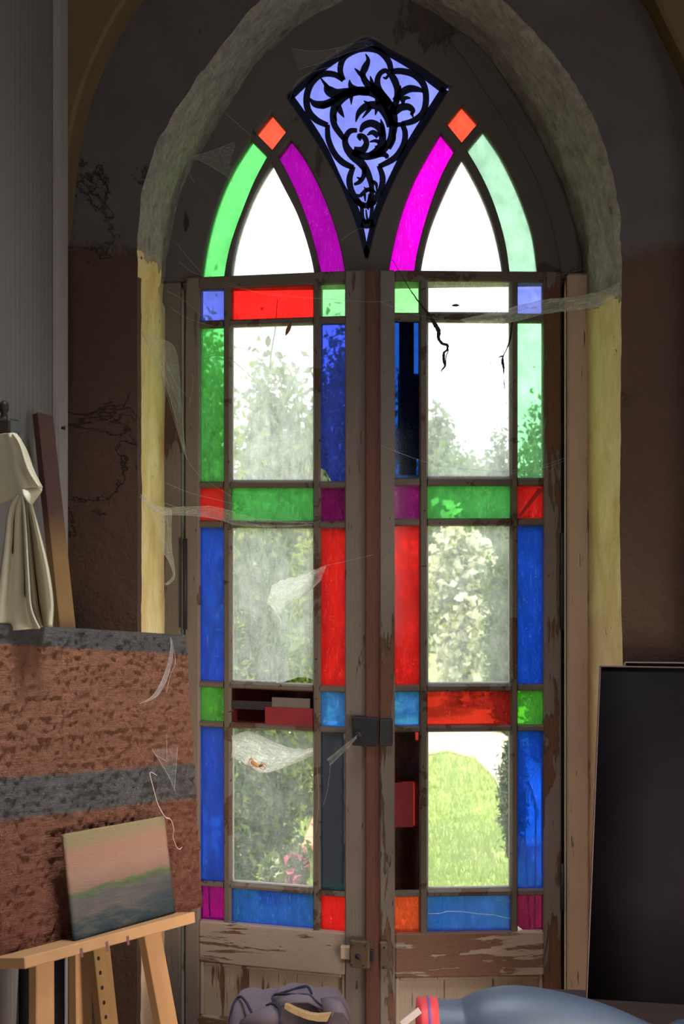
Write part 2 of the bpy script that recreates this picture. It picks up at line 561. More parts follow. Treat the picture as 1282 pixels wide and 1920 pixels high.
# reveal: loft from the ragged front edge back to the frame, with thick uneven render above
inner_s = inner_f
NR = 22
P = []
for r in range(NR + 1):
    t = r / NR
    row = []
    for (fx, fz), (ix, iz) in zip(front_r, inner_s):
        x = fx + (ix - fx) * t
        z = fz + (iz - fz) * t
        if 0 < r < NR:
            up_ = z > 2.2 + 0.05 * hnoise(t * 4, z * 3, 2)
            w = 0.010 if up_ else 0.003
            e = hnoise(x * 8, z * 8, t * 3.5) * w + hnoise(x * 30, z * 30, t * 13) * w * (0.45 if up_ else 0.15)
            # the rough render stops short of the frame: a step down to the older smooth coat
            if up_:
                e += 0.014 * (1 if t < 0.58 + 0.20 * hnoise(z * 5, x * 5, 2) else -0.5)
            c = np.array([0.0 - x, 1.9 - z]) if z > 1.9 else np.array([-x, 0.0])
            c = c / (np.linalg.norm(c) + 1e-6)
            x += c[0] * e
            z += c[1] * e
        row.append((x, Y_FRONT + 0.002 + (0.03 - Y_FRONT) * t, z))
    P.append(row)
grid('reveal', P, M_REVEAL, wall)
# outer face of the same wall, closing it round the frame
big = [(x * 1.0, z) for x, z in inner]
plate('outer_face', [(XL - 0.6, zb), *[(x + (0.02 if x > 0 else -0.02) * -0.5, z) for x, z in inner], (XR + 0.3, zb), (XR + 0.3, ZT + 0.3), (XL - 0.6, ZT + 0.3)], [], 0.035, 0.09, M_WALL, wall)
# the proud face outside the blind arch
arch_px = [(60, 1990), (70, 900), (90, 520), (112, 430), (121, 335), (130, 262), (146, 190), (164, 135), (184, 90), (208, 42), (236, -2), (300, -90),
           (420, -200), (560, -290), (720, -330), (880, -290), (1040, -190), (1150, -100), (1222, -12), (1244, 32), (1264, 72), (1288, 122), (1310, 200),
           (1326, 300), (1334, 430), (1334, 1990)]
arch = wp(arch_px, Y_ARCH)
arch[0] = (arch[0][0], zb); arch[-1] = (arch[-1][0], zb)
M_OLIVE = m_plain('olive_distemper', (0.150, 0.100, 0.050), 0.9, 0.35, 5, 0.3, 0.1)
sm_arch = [tuple(p) for p in catmull(arch, 4)]
plate('arch_surround', [(XL - 0.12, zb), *sm_arch, (XR, zb), (XR, ZT), (XL - 0.12, ZT)], [], Y_ARCH, Y_FRONT + 0.01, M_OLIVE, wall, 0.008)

# left wall with striped paper
def m_stripes():
    k = M('striped_wallpaper')
    v = k.coord()
    y = k.sep(v)[1]
    s1 = k.noise(k.coord((0, 1, 0.0)), 60, 3, 0.6)
    s2 = k.math('SINE', k.math('MULTIPLY', y, 230.0))
    n = k.noise(v, 4, 6, 0.7)
    fac = k.math('ADD', k.math('MULTIPLY', s2, 0.07), k.math('ADD', k.math('MULTIPLY', s1, 0.75), k.math('MULTIPLY', n, 0.3)), True)
    c = k.mix(fac, (0.095, 0.082, 0.075), (0.225, 0.195, 0.185))
    return k.principled(c, 0.85, k.bump(fac, 0.25, 0.004), 0.2)
wl = box('wall_left', XL - 0.12, XL, -5.5, Y_ARCH, 0, ZT, m_stripes())
wl['kind'] = 'structure'
tr = box('trim_1', XL - 0.005, XL + 0.016, Y_ARCH - 0.075, Y_ARCH + 0.0, 0, ZT, m_plain('pale_corner_trim', (0.30, 0.26, 0.25), 0.7, 0.2, 6, 0.1), None, 0.006, 2)
tr['kind'] = 'structure'
# the rest of the room
M_ROOM = m_plain('room_plaster', (0.20, 0.155, 0.12), 0.9, 0.25, 3, 0.2, 0.1)
def wall_with_opening(name, axis, c, thick, a0, a1, o0, o1, oz0, oz1):
    mb = MB()
    def bx(u0, u1, z0, z1):
        if axis == 'x':
            mb.add(*box_vf(c, c + thick, u0, u1, z0, z1))
        else:
            mb.add(*box_vf(u0, u1, c, c + thick, z0, z1))
    bx(a0, o0, 0, ZT)
    bx(o1, a1, 0, ZT)
    bx(o0, o1, oz1, ZT)
    if oz0 > 0:
        bx(o0, o1, 0, oz0)
    w = mb.build(name, M_ROOM)
    w['kind'] = 'structure'
    return w
wall_with_opening('wall_right', 'x', XR, 0.12, -5.5, Y_FRONT, -2.6, -1.4, 0.0, 1.9)
wall_with_opening('wall_rear', 'y', -5.62, 0.12, XL - 0.12, XR + 0.12, -0.3, 1.3, 0.5, 2.1)
mb = MB()  # gap left in the unseen ceiling, added to let in light from above
for q in ((XL - 0.2, XR + 0.2, -5.62, -1.7), (XL - 0.2, XR + 0.2, -1.3, 0.09), (XL - 0.2, -0.2, -1.7, -1.3), (0.5, XR + 0.2, -1.7, -1.3)):
    mb.add(*box_vf(*q, ZT, ZT + 0.1))
c_ = mb.build('ceiling', M_ROOM)
c_['kind'] = 'structure'
# floor boards
M_FLOOR = m_plain('floor_board_wood', (0.42, 0.32, 0.22), 0.6, 0.4, 6, 0.25, 0.3, stretch=(6, 0.6, 1))
fl = empty('floor', (0, 0, 0))
fl['kind'] = 'structure'
bd = None
nb = 20
bw = (XR - XL + 0.2) / nb
for i in range(nb):
    x0 = XL - 0.1 + i * bw
    if bd is None:
        bd = box('floor_board', 0.002, bw - 0.002, -5.5, 0.09, -0.05, 0.0, M_FLOOR, fl, 0.002)
        bd.location.x = x0
    else:
        b2 = bd.copy()
        b2.location.x = x0
        b2.parent = fl
        COL.objects.link(b2)

# ------------------------------------------------------------------ SETTING: arched head of the window
win = empty('window_1', (0, 0, 0))
win['kind'] = 'structure'
win['label'] = 'dark pointed window head with two lancets and a blue painted pane'
def cp2(pts):                    # second crop -> frame pixels
    return [(320 + a / 3.561, 180 + b / 3.561) for a, b in pts]
def cp3(pts):
    return [(680 + a / 3.374, 180 + b / 3.374) for a, b in pts]
def cp1(pts):
    return [(520 + a / 3.7706, 50 + b / 3.7706) for a, b in pts]
def smooth_open(pts, n=4):
    return [tuple(p) for p in catmull(pts, n)]
YG = 0.0
gl_l_out = smooth_open(cp2([(540, 298), (430, 470), (340, 660), (272, 870), (228, 1075), (205, 1243)]))
gl_l_in = smooth_open(cp2([(355, 1240), (378, 1095), (415, 950), (482, 765), (562, 570), (648, 408)]))
la_l = smooth_open(cp2([(405, 1241), (418, 1120), (455, 945), (515, 770), (590, 605), (678, 460)]))[:-1] + smooth_open(cp2([(678, 460), (760, 620), (845, 790), (905, 960), (945, 1110), (965, 1228)]))
mg_l_out = smooth_open(cp2([(800, 295), (880, 400), (962, 550), (1040, 725), (1105, 910), (1148, 1090), (1168, 1222)]))
mg_l_in = smooth_open(cp2([(1008, 1226), (990, 1125), (960, 1000), (915, 845), (858, 690), (795, 545), (718, 405)]))
di_l = cp2([(672, 120), (775, 243), (680, 365), (568, 250)])
mg_r_out = smooth_open(cp3([(490, 235), (400, 390), (310, 565), (238, 765), (190, 960), (155, 1153)]))
mg_r_in = smooth_open(cp3([(320, 1152), (340, 1010), (376, 860), (430, 685), (500, 500), (580, 350)]))
la_r = smooth_open(cp3([(360, 1155), (380, 1025), (420, 860), (478, 705), (552, 540), (625, 400)]))[:-1] + smooth_open(cp3([(625, 400), (692, 520), (762, 665), (820, 825), (862, 1000), (885, 1144)]))
gr_r_out = smooth_open(cp3([(760, 222), (860, 370), (950, 545), (1022, 725), (1075, 905), (1105, 1133)]))
gr_r_in = smooth_open(cp3([(930, 1138), (905, 955), (862, 785), (802, 618), (730, 470), (657, 348)]))
di_r = cp3([(625, 60), (728, 178), (625, 300), (528, 180)])
sp_left = [(55, 490), (200, 700), (330, 905), (450, 1130), (550, 1380), (622, 1640)]
sp_right = [(640, 1640), (705, 1380), (805, 1130), (925, 900), (1060, 690), (1225, 430)]
sp_top = [(1225, 430), (1000, 275), (800, 165), (630, 78), (480, 160), (290, 285), (55, 490)]
spandrel = smooth_open(cp1(sp_left)) + smooth_open(cp1(sp_right))[:-1] + smooth_open(cp1(sp_top))[:-1]
GREEN = (0.13, 0.62, 0.16)
PALEGREEN = (0.36, 0.60, 0.42)
RED = (1.0, 0.014, 0.012)
ORANGE = (0.95, 0.085, 0.04)
MAGENTA = (0.62, 0.0, 0.50)
PURPLE = (0.26, 0.0, 0.24)
BLUE = (0.006, 0.075, 0.72)
SKYBLUE = (0.05, 0.24, 0.78)
MIDBLUE = (0.028, 0.12, 0.66)
VIOLET = (0.10, 0.13, 0.62)
LAVENDER = (0.16, 0.18, 0.60)
CLEAR = (1, 1, 1)
head_holes = [
    (gl_l_out + gl_l_in, GREEN, 0.20, 'green arched glass pane'), (la_l, CLEAR, 0.55, 'clear lancet pane, dusty'),
    (mg_l_out + mg_l_in, PURPLE, 0.1, 'purple arched glass pane'), (di_l, ORANGE, 0.1, 'orange red diamond pane'),
    (mg_r_out + mg_r_in, MAGENTA, 0.1, 'magenta arched glass pane'), (la_r, CLEAR, 0.40, 'clear lancet pane'),
    (gr_r_out + gr_r_in, PALEGREEN, 0.25, 'pale green arched glass pane'), (di_r, ORANGE, 0.15, 'orange red diamond pane with a crack'),
    (spandrel, LAVENDER, 0.25, 'lavender blue glass pane under painted leaf scrolls')]
base_z_l = at_y(345, 531, 0).z
hs = [wp(h[0], YG) for h in head_holes]
i0 = next(i for i, p in enumerate(inner_px) if p[1] == 520)
i1 = next(i for i, p in enumerate(inner_px) if p == (1084, 500))
outer_head = [tuple(p) for p in catmull([(x + (-0.012 if x < 0 else 0.012), z + 0.012) for x, z in inner_c[i0:i1 + 1]], 3)]
zhead = at_y(690, 524, 0).z
outer_head = [(outer_head[0][0], zhead - 0.004)] + outer_head[1:-1] + [(outer_head[-1][0], outer_head[-1][1]), (outer_head[-1][0], zhead - 0.004)]
plate('head_board', outer_head, hs, -0.012, 0.035, M_FRAME, win, 0.004)
def pane_from_loop(loop, y, t, mat, parent, label=None):
    n = len(loop)
    v = [(x, y, z) for x, z in loop] + [(x, y + t, z) for x, z in loop]
    f = [tuple(range(n)), tuple(range(2 * n - 1, n - 1, -1))] + [(i, i + n, (i + 1) % n + n, (i + 1) % n) for i in range(n)]
    me = bpy.data.meshes.new('pane')
    bm = bmesh.new()
    bv = [bm.verts.new(p) for p in v]
    fs = [bm.faces.new([bv[i] for i in q]) for q in f]
    fs[0].material_index = 1
    bmesh.ops.triangulate(bm, faces=[fs[0], fs[1]], ngon_method='EAR_CLIP')
    bmesh.ops.recalc_face_normals(bm, faces=bm.faces)
    bm.to_mesh(me)
    bm.free()
    me.materials.append(mat)
    me.materials.append(GFACE)
    o = bpy.data.objects.new('pane', me)
    COL.objects.link(o)
    o.parent = parent
    if label:
        o['label'] = label
    return o
def grow(loop, d):
    # push a loop out so that the pane sits in its rebate
    a = sum(loop[i][0] * loop[(i + 1) % len(loop)][1] - loop[(i + 1) % len(loop)][0] * loop[i][1] for i in range(len(loop)))
    s = 1 if a > 0 else -1
    out = []
    n = len(loop)
    for i in range(n):
        p, q = np.array(loop[i - 1]), np.array(loop[(i + 1) % n])
        t = (q - p) / (np.linalg.norm(q - p) + 1e-9)
        out.append((loop[i][0] + s * t[1] * d, loop[i][1] - s * t[0] * d))
    return out
for i, (px, colr, haze, lab) in enumerate(head_holes):
    if i == 8:
        sp_pane = pane_from_loop(hs[i], 0.010, 0.003, m_glass(colr, haze, 0.3, 1.0 + i), win, lab)
    else:
        pane_from_loop(hs[i], 0.012, 0.003, m_glass(colr, haze, 0.3 if colr == CLEAR else 0.2, 1.0 + i, 0.35), win, lab)
# painted iron scrollwork in front of the blue pane
STROKES = [
    ([(75, 490), (175, 395), (280, 303), (380, 230), (480, 165), (560, 120), (628, 88), (700, 120), (790, 168), (960, 268), (1070, 350), (1190, 440)], [62] * 12),
    ([(1190, 440), (1055, 650), (925, 860), (805, 1100), (720, 1290), (668, 1480), (650, 1570), (632, 1650)], [62, 64, 62, 60, 62, 56, 50, 40]),
    ([(75, 490), (215, 690), (325, 870), (445, 1130), (540, 1290), (590, 1480), (606, 1570), (628, 1650)], [62, 64, 62, 60, 62, 56, 50, 40]),
    ([(465, 372), (442, 300), (468, 212), (555, 160), (640, 150), (722, 170), (785, 240), (802, 312)], [30, 36, 38, 38, 36, 38, 38, 34]),
    ([(800, 314), (870, 308), (962, 332), (1030, 400), (1050, 500), (1030, 600), (962, 660), (878, 682)], [34, 38, 40, 40, 40, 40, 38, 30]),
    ([(878, 680), (902, 745), (890, 832), (830, 922), (716, 985)], [30, 36, 38, 40, 30]),
    ([(716, 978), (742, 1060), (732, 1140), (692, 1212), (650, 1275)], [30, 38, 38, 38, 30]),
    ([(465, 372), (400, 332), (310, 332), (240, 392), (206, 482), (214, 582), (270, 652), (352, 692)], [30, 36, 38, 40, 42, 42, 40, 32]),
    ([(352, 690), (358, 790), (400, 890), (460, 955), (535, 992)], [30, 36, 38, 40, 30]),
    ([(535, 985), (508, 1070), (520, 1152), (560, 1222), (612, 1275)], [30, 40, 40, 38, 30]),
    ([(545, 1225), (585, 1250), (640, 1262), (690, 1235)], [26, 34, 34, 26]),
    ([(590, 1385), (630, 1392), (680, 1385)], [50, 56, 50]), ([(628, 1545), (628, 1600), (628, 1650)], [8, 50, 40]),
    ([(596, 1270), (600, 1340), (628, 1390)], [26, 24, 20]), ([(668, 1270), (660, 1340), (632, 1390)], [26, 22, 16]),
    ([(625, 1290), (632, 1350), (640, 1380)], [8, 14, 8]),
    ([(640, 1250), (664, 1190), (662, 1110), (634, 1025), (590, 960), (530, 905), (488, 850), (478, 790), (510, 735), (562, 728)], [30, 30, 34, 44, 52, 56, 46, 36, 34, 24]),
    ([(540, 872), (600, 868), (628, 820), (612, 778), (575, 768), (585, 800)], [50, 46, 36, 34, 30, 12]),
    ([(530, 880), (600, 910), (680, 905), (745, 870), (800, 790), (818, 690), (800, 590), (752, 510), (680, 462), (600, 448), (510, 462), (438, 512), (396, 590), (398, 680), (440, 750), (480, 800)],
     [40, 46, 44, 42, 44, 56, 70, 62, 56, 52, 56, 58, 46, 40, 36, 28]),
    ([(622, 188), (640, 232), (618, 285), (602, 335), (635, 400), (720, 470), (780, 560)], [6, 26, 44, 36, 44, 60, 60]),
    ([(508, 372), (520, 420), (575, 450), (650, 460)], [6, 36, 46, 40]),
    ([(545, 290), (575, 320), (610, 352)], [6, 22, 30]),
    ([(655, 345), (668, 392), (680, 430)], [8, 26, 30]),
    ([(338, 392), (356, 440), (410, 470), (480, 462), (560, 450)], [8, 56, 64, 58, 50]),
    ([(300, 352), (335, 400), (370, 440)], [6, 20, 30]),
    ([(225, 500), (262, 540), (330, 545), (395, 515), (440, 490)], [8, 40, 48, 40, 40]),
    ([(300, 560), (320, 560), (400, 530)], [6, 28, 30]),
    ([(520, 470), (520, 545)], [34, 5]), ([(428, 560), (448, 600), (470, 636)], [40, 30, 5]), ([(400, 620), (418, 662)], [30, 5]),
    ([(552, 668), (576, 600), (640, 552), (720, 560), (778, 630), (800, 700)], [6, 34, 46, 52, 56, 50]),
    ([(610, 520), (650, 545)], [6, 26]), ([(690, 505), (712, 545)], [8, 30]), ([(600, 640), (640, 590), (660, 560)], [6, 22, 26]), ([(690, 620), (700, 580)], [5, 26]),
    ([(585, 740), (610, 696), (665, 678), (722, 712), (742, 790), (712, 862), (650, 908)], [16, 40, 46, 46, 46, 44, 40]),
    ([(728, 648), (742, 700), (748, 770)], [5, 28, 36]), ([(770, 800), (756, 842), (720, 872)], [5, 24, 30]),
    ([(632, 762), (672, 742), (712, 770)], [6, 30, 34]), ([(650, 810), (690, 802), (720, 812)], [5, 20, 24]), ([(690, 862), (700, 840)], [6, 24]),
    ([(770, 530), (716, 440), (706, 370), (728, 322), (765, 305), (784, 332)], [64, 44, 36, 30, 28, 14]),
    ([(745, 352), (765, 358), (782, 340)], [6, 16, 16]),
    ([(790, 320), (826, 372), (846, 440), (840, 520), (806, 610)], [30, 44, 40, 40, 44]),
    ([(830, 520), (872, 468), (930, 434), (1000, 440), (1040, 462)], [40, 44, 46, 30, 6]), ([(870, 410), (862, 460)], [5, 34]), ([(940, 500), (905, 498), (868, 520)], [6, 24, 34]),
    ([(822, 600), (872, 566), (925, 562), (958, 590), (940, 618)], [48, 46, 40, 30, 8]), ([(900, 520), (880, 548)], [6, 24]), ([(960, 640), (948, 600)], [5, 24]),
    ([(818, 690), (850, 688), (882, 684)], [36, 28, 24]), ([(820, 720), (824, 790), (790, 860)], [20, 22, 20]),
    ([(690, 905), (742, 896), (776, 912), (760, 925)], [36, 34, 24, 8]),
    ([(612, 985), (608, 1050), (580, 1092), (540, 1112)], [30, 28, 26, 14]), ([(560, 1060), (590, 1078)], [5, 24]),
    ([(664, 1150), (630, 1150), (585, 1190), (560, 1182)], [26, 26, 22, 8]), ([(610, 1130), (640, 1160)], [5, 22]), ([(660, 1090), (696, 1108), (700, 1160)], [26, 22, 6]),
    ([(668, 1150), (700, 1172)], [24, 6]), ([(640, 1290), (644, 1230), (655, 1180)], [10, 18, 24]), ([(615, 1180), (620, 1230)], [20, 8]),
]
tb = MB()
ppu = at_y(691, 300, 0).x - at_y(690, 300, 0).x       # metres per picture pixel on this plane
for pts, wd in STROKES:
    q = cp1(pts)
    xy = wp(q, 0.0)
    P3 = [np.array([x, z, w / 3.7706 * ppu * 0.56]) for (x, z), w in zip(xy, wd)]
    S = catmull(P3, 5) if len(P3) > 2 else [P3[0] + (P3[1] - P3[0]) * t for t in np.linspace(0, 1, 5)]
    v, f = [], []
    for i, s in enumerate(S):
        d = S[min(i + 1, len(S) - 1)][:2] - S[max(i - 1, 0)][:2]
        d = d / (np.linalg.norm(d) + 1e-9)
        nn = np.array([-d[1], d[0]]) * max(s[2], 0.0006)
        for y in (0.0045, 0.0095):
            v.append((s[0] + nn[0], y, s[1] + nn[1]))
            v.append((s[0] - nn[0], y, s[1] - nn[1]))
    for i in range(len(S) - 1):
        a, b = i * 4, i * 4 + 4
        f += [(a, a + 1, b + 1, b), (a + 2, b + 2, b + 3, a + 3), (a, b, b + 2, a + 2), (a + 1, a + 3, b + 3, b + 1)]
    f += [(0, 2, 3, 1), (len(v) - 4, len(v) - 3, len(v) - 1, len(v) - 2)]
    tb.add(v, f)
tb.build('leaf_scrollwork', m_plain('navy_paint', (0.006, 0.010, 0.045), 0.6, 0.3, 20, 0.1), win)['label'] = 'dark navy leaf scrolls in a cusped border'
# raised arched rib on the right of the head, its edge a thin joint
rib_px = [(838, 70), (872, 112), (905, 165), (945, 225), (980, 285), (1010, 345), (1032, 410), (1046, 470), (1052, 522)]
rib_in = wp(rib_px, -0.02)
rib_out = [(x + 0.006, z + 0.004) for x, z in wp([(858, 62), (884, 80), (912, 108), (950, 164), (1010, 268), (1034, 318), (1056, 372), (1074, 432), (1088, 522)], -0.02)]
plate('arch_rib', rib_in + rib_out[::-1], [], -0.024, -0.012, M_FRAME, win, 0.003)
# crossing bars of the lancets stand a little proud
def strip(name, pts, w, y0, y1, mat, parent):
    S = [np.array(p) for p in wp(pts, y0)]
    l, r = [], []
    for i, s in enumerate(S):
        d = S[min(i + 1, len(S) - 1)] - S[max(i - 1, 0)]
        d = d / np.linalg.norm(d)
        l.append((s[0] - d[1] * w / 2, s[1] + d[0] * w / 2))
        r.append((s[0] + d[1] * w / 2, s[1] - d[0] * w / 2))
    return plate(name, l + r[::-1], [], y0, y1, mat, parent, 0.002)
# jambs down each side
M_JAMB_SHADE = m_peel('shaded_jamb', (0.20, 0.165, 0.135), (0.10, 0.06, 0.04), 0.40, (6, 1, 0.5), 15.0, 0.7)  # left jamb: shade put into darker paint, flaking is real
box('jamb', at_y(306, 700, 0).x, at_y(341, 700, 0).x, -0.022, 0.05, 0, zhead, M_JAMB_SHADE, win, 0.006)
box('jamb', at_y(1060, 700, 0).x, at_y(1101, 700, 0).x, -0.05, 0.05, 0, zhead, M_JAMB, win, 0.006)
box('door_stop', at_y(335, 700, 0.03).x, at_y(366, 700, 0.03).x, 0.036, 0.05, 0, zhead, M_GAP_SHADE, win, 0.002)  # both stops near-black: shade of the gap beside each leaf, painted in
box('door_stop', at_y(1032, 700, 0.03).x, at_y(1070, 700, 0.03).x, 0.036, 0.05, 0, zhead, M_GAP_SHADE, win, 0.002)
box('transom', at_y(343, 530, 0).x, at_y(1056, 530, 0).x, -0.008, 0.05, zhead - 0.020, zhead, M_FRAME, win, 0.003)
box('threshold', at_y(306, 700, 0).x, at_y(1101, 700, 0).x, -0.05, 0.09, -0.02, 0.012, M_JAMB, win, 0.004)

# ------------------------------------------------------------------ SETTING: the two glazed door leaves
ROWS_L = dict(
    A=[(373, 416, 541, 600), (374, 419.5, 613.6, 901.6), (376, 419.5, 915.6, 976), (375, 419.4, 989, 1278.6), (374.7, 420, 1290, 1352), (374, 418, 1364, 1654), (370.5, 415, 1665, 1725)],
    B=[(432, 584.5, 537, 597), (433, 586.6, 609, 901.6), (434.6, 587.6, 914.6, 976), (433, 587, 990.5, 1281), (431, 587, 1292, 1360), (432, 585.5, 1369, 1662), (429.5, 583.6, 1671, 1738)],
    C=[(599, 646, 533, 592), (601, 648, 607.5, 903.6), (602.7, 648.4, 916, 977), (601.7, 648, 992, 1286), (598.7, 647.4, 1300, 1363), (600, 646, 1375, 1672), (597, 644.7, 1682, 1746.6)])
ROWS_R = dict(
    C=[(737.8, 782, 527.7, 586.6), (739.7, 785, 602, 894.6), (742, 786, 912, 971.5), (742, 789, 986, 1284.5), (742, 790, 1297.5, 1361.6), (739, 786.6, 1374, 1670), (737, 785, 1683, 1748)],
    B=[(799.4, 952, 527, 587), (801.7, 957.7, 603.7, 896), (803, 959, 911, 972.6), (805, 960, 987.6, 1282.5), (803, 959, 1297.5, 1359.6), (802, 959, 1373, 1667), (799, 956, 1681, 1748)],
    A=[(969.6, 1015, 528, 586), (971.7, 1020, 604, 896), (973, 1020, 912, 971.5), (973.6, 1020, 986, 1284.5), (971.6, 1019, 1296, 1361), (970, 1019, 1372, 1670), (968, 1018, 1680.5, 1747.5)])
COL_L = dict(
    A=[(VIOLET, .3), (GREEN, .2), (RED, .1), (BLUE, .3), ((0.12, 0.55, 0.08), .2), (BLUE, .25), (PURPLE, .1)],
    B=[(RED, .15), (CLEAR, .46), (GREEN, .25), (CLEAR, .34), ((0.20, 0.012, 0.018), .1), (CLEAR, .15), (MIDBLUE, .3)],
    C=[((0.28, 0.72, 0.30), .3), ((0.04, 0.07, 0.58), .15), ((0.30, 0.004, 0.16), .15), (RED, .15), (SKYBLUE, .35), ((0.03, 0.055, 0.09), .3), (RED, .1)])
COL_R = dict(
    C=[((0.28, 0.72, 0.25), .3), ((0.008, 0.055, 0.30), .1), ((0.42, 0.004, 0.26), .15), (RED, .15), (SKYBLUE, .35), ((0.25, 0.02, 0.02), .1), (ORANGE, .1)],
    B=[(CLEAR, .30), (CLEAR, .36), (GREEN, .25), (CLEAR, .26), ((0.70, 0.03, 0.025), .1), (CLEAR, .10), (MIDBLUE, .3)],
    A=[((0.20, 0.24, 0.75), .35), ((0.33, 0.78, 0.38), .2), (RED, .1), (BLUE, .3), ((0.13, 0.60, 0.07), .2), (BLUE, .2), ((0.24, 0.002, 0.09), .1)])
NAMES = {VIOLET: 'violet blue', GREEN: 'green', RED: 'red', BLUE: 'deep blue', PURPLE: 'purple', CLEAR: 'clear dusty', SKYBLUE: 'bright blue', MIDBLUE: 'mid blue', ORANGE: 'orange red'}
def cname(c):
    if c in NAMES:
        return NAMES[c]
    r, g, b = c
    if max(c) < 0.1:
        return 'slate dark'
    if g > r and g > b:
        return 'light green'
    if b >= r:
        return 'blue'
    return 'crimson' if b < 0.1 else 'magenta'

def m_glint():
    k = M('white_glint')
    n = k.noise(k.coord(), 60, 4, 0.7)
    c = k.mix(n, (0.55, 0.53, 0.50), (0.85, 0.83, 0.80))
    d = k.n('ShaderNodeBsdfDiffuse', {'Color': c}).outputs[0]
    t = k.n('ShaderNodeBsdfTranslucent', {'Color': c}).outputs[0]
    return k.surf(k.shmix(0.6, d, t))
M_GLINT = m_glint()
TH = R(7.9)
def make_leaf(name, hinge_px, theta, rows, cols, sgn, label):
    hx = at_y(hinge_px, 920, -0.02).x
    root = empty(name, (hx, -0.02, 0.0), theta)
    root['kind'] = 'structure'
    root['label'] = label
    MI = Matrix.Translation((hx, -0.02, 0)) @ Matrix.Rotation(theta, 4, 'Z')
    INV = MI.inverted()
    def loc(px, py, y=0.0):
        c = INV @ CAM
        d = INV.to_3x3() @ ray(px, py)
        return c + d * ((y - c.y) / d.y)
    # columns and rows of the glazing grid, averaged from the picture
    xs, zs = {}, []
    for k in 'ABC':
        a = [loc(r[0], (r[2] + r[3]) / 2).x for r in rows[k]]
        b = [loc(r[1], (r[2] + r[3]) / 2).x for r in rows[k]]
        xs[k] = (sum(a) / 7, sum(b) / 7)
    for i in range(7):
        t = [loc((rows[k][i][0] + rows[k][i][1]) / 2, rows[k][i][2]).z for k in 'ABC']
        b = [loc((rows[k][i][0] + rows[k][i][1]) / 2, rows[k][i][3]).z for k in 'ABC']
        zs.append((sum(t) / 3, sum(b) / 3))
        if abs(max(t) - min(t)) > 0.012 or abs(max(b) - min(b)) > 0.012:
            print('row', name, i, [round(q, 3) for q in t], [round(q, 3) for q in b])
    def rng_(k):
        return min(xs[k]), max(xs[k])
    order = sorted('ABC', key=lambda k: xs[k][0])
    X = [rng_(k) for k in order]
    ztop = zhead + 0.010
    yf, yb = -0.006, 0.036
    if sgn > 0:
        mouter = loc(689, 1100).x
        left = (0.004, X[0][0]); right = (X[2][1], mouter)
    else:
        mouter = loc(711, 1100).x
        left = (mouter, X[0][0]); right = (X[2][1], -0.004)
    worn = sgn < 0
    z_low = loc(690, 1832).z if sgn > 0 else loc(760, 1832).z
    st1 = box('stile', left[0], left[1], yf, yb, 0.015, ztop, M_STILE2 if worn and sgn > 0 else M_STILE, root, 0.004)
    st2 = box('stile', right[0], right[1], yf, yb, 0.015, ztop, M_STILE2 if worn else M_STILE, root, 0.004)
    # rails
    box('rail', left[1], right[0], yf, yb, zs[0][0], ztop - 0.001, M_BAR, root, 0.003)
    box('rail', left[1], right[0], yf, yb, z_low, zs[6][1], M_RAIL2 if worn else M_RAIL, root, 0.004)
    box('rail', left[1], right[0], yf, yb, 0.015, 0.12, M_RAIL, root, 0.004)
    # recessed lower panel of three boards
    n = 3
    for i in range(n):
        a = left[1] + (right[0] - left[1]) * i / n
        b = left[1] + (right[0] - left[1]) * (i + 1) / n
        box('panel_board', a + 0.0008, b - 0.0008, 0.010, 0.028, 0.118, z_low + 0.004, M_PANEL, root, 0.002)
    # moulding round the panel
    for (a, b, c, d) in ((left[1], left[1] + 0.012, 0.12, z_low), (right[0] - 0.012, right[0], 0.12, z_low), (left[1] + 0.012, right[0] - 0.012, z_low - 0.012, z_low)):
        box('panel_moulding', a, b, 0.0, 0.02, c, d, M_PANEL, root, 0.004)
    # glazing bars
    def bar(x0, x1, z0, z1, vert):
        c = 0.0045
        y0, y1 = yf + 0.004, yb - 0.004
        if vert:
            v = [(x0 + c, y0, z0), (x1 - c, y0, z0), (x1 - c, y0, z1), (x0 + c, y0, z1)]
        else:
            v = [(x0, y0, z0 + c), (x1, y0, z0 + c), (x1, y0, z1 - c), (x0, y0, z1 - c)]
        v += [(x0, y0 + 0.008, z0), (x1, y0 + 0.008, z0), (x1, y0 + 0.008, z1), (x0, y0 + 0.008, z1)]
        v += [(x0, y1, z0), (x1, y1, z0), (x1, y1, z1), (x0, y1, z1)]
        f = [(0, 1, 2, 3), (8, 11, 10, 9)]
        for a in (0, 4):
            for i in range(4):
                j = (i + 1) % 4
                f.append((a + i, a + 4 + i, a + 4 + j, a + j))
        recalc(mk('glazing_bar', v, f, M_BAR, root))
    vb = [(X[0][1], X[1][0]), (X[1][1], X[2][0])]
    for a, b in vb:
        bar(a, b, zs[6][1], zs[0][0], True)
    for i in range(6):
        for (a, b) in X:
            bar(a, b, zs[i + 1][0], zs[i][1], False)
    # panes
    panes = {}
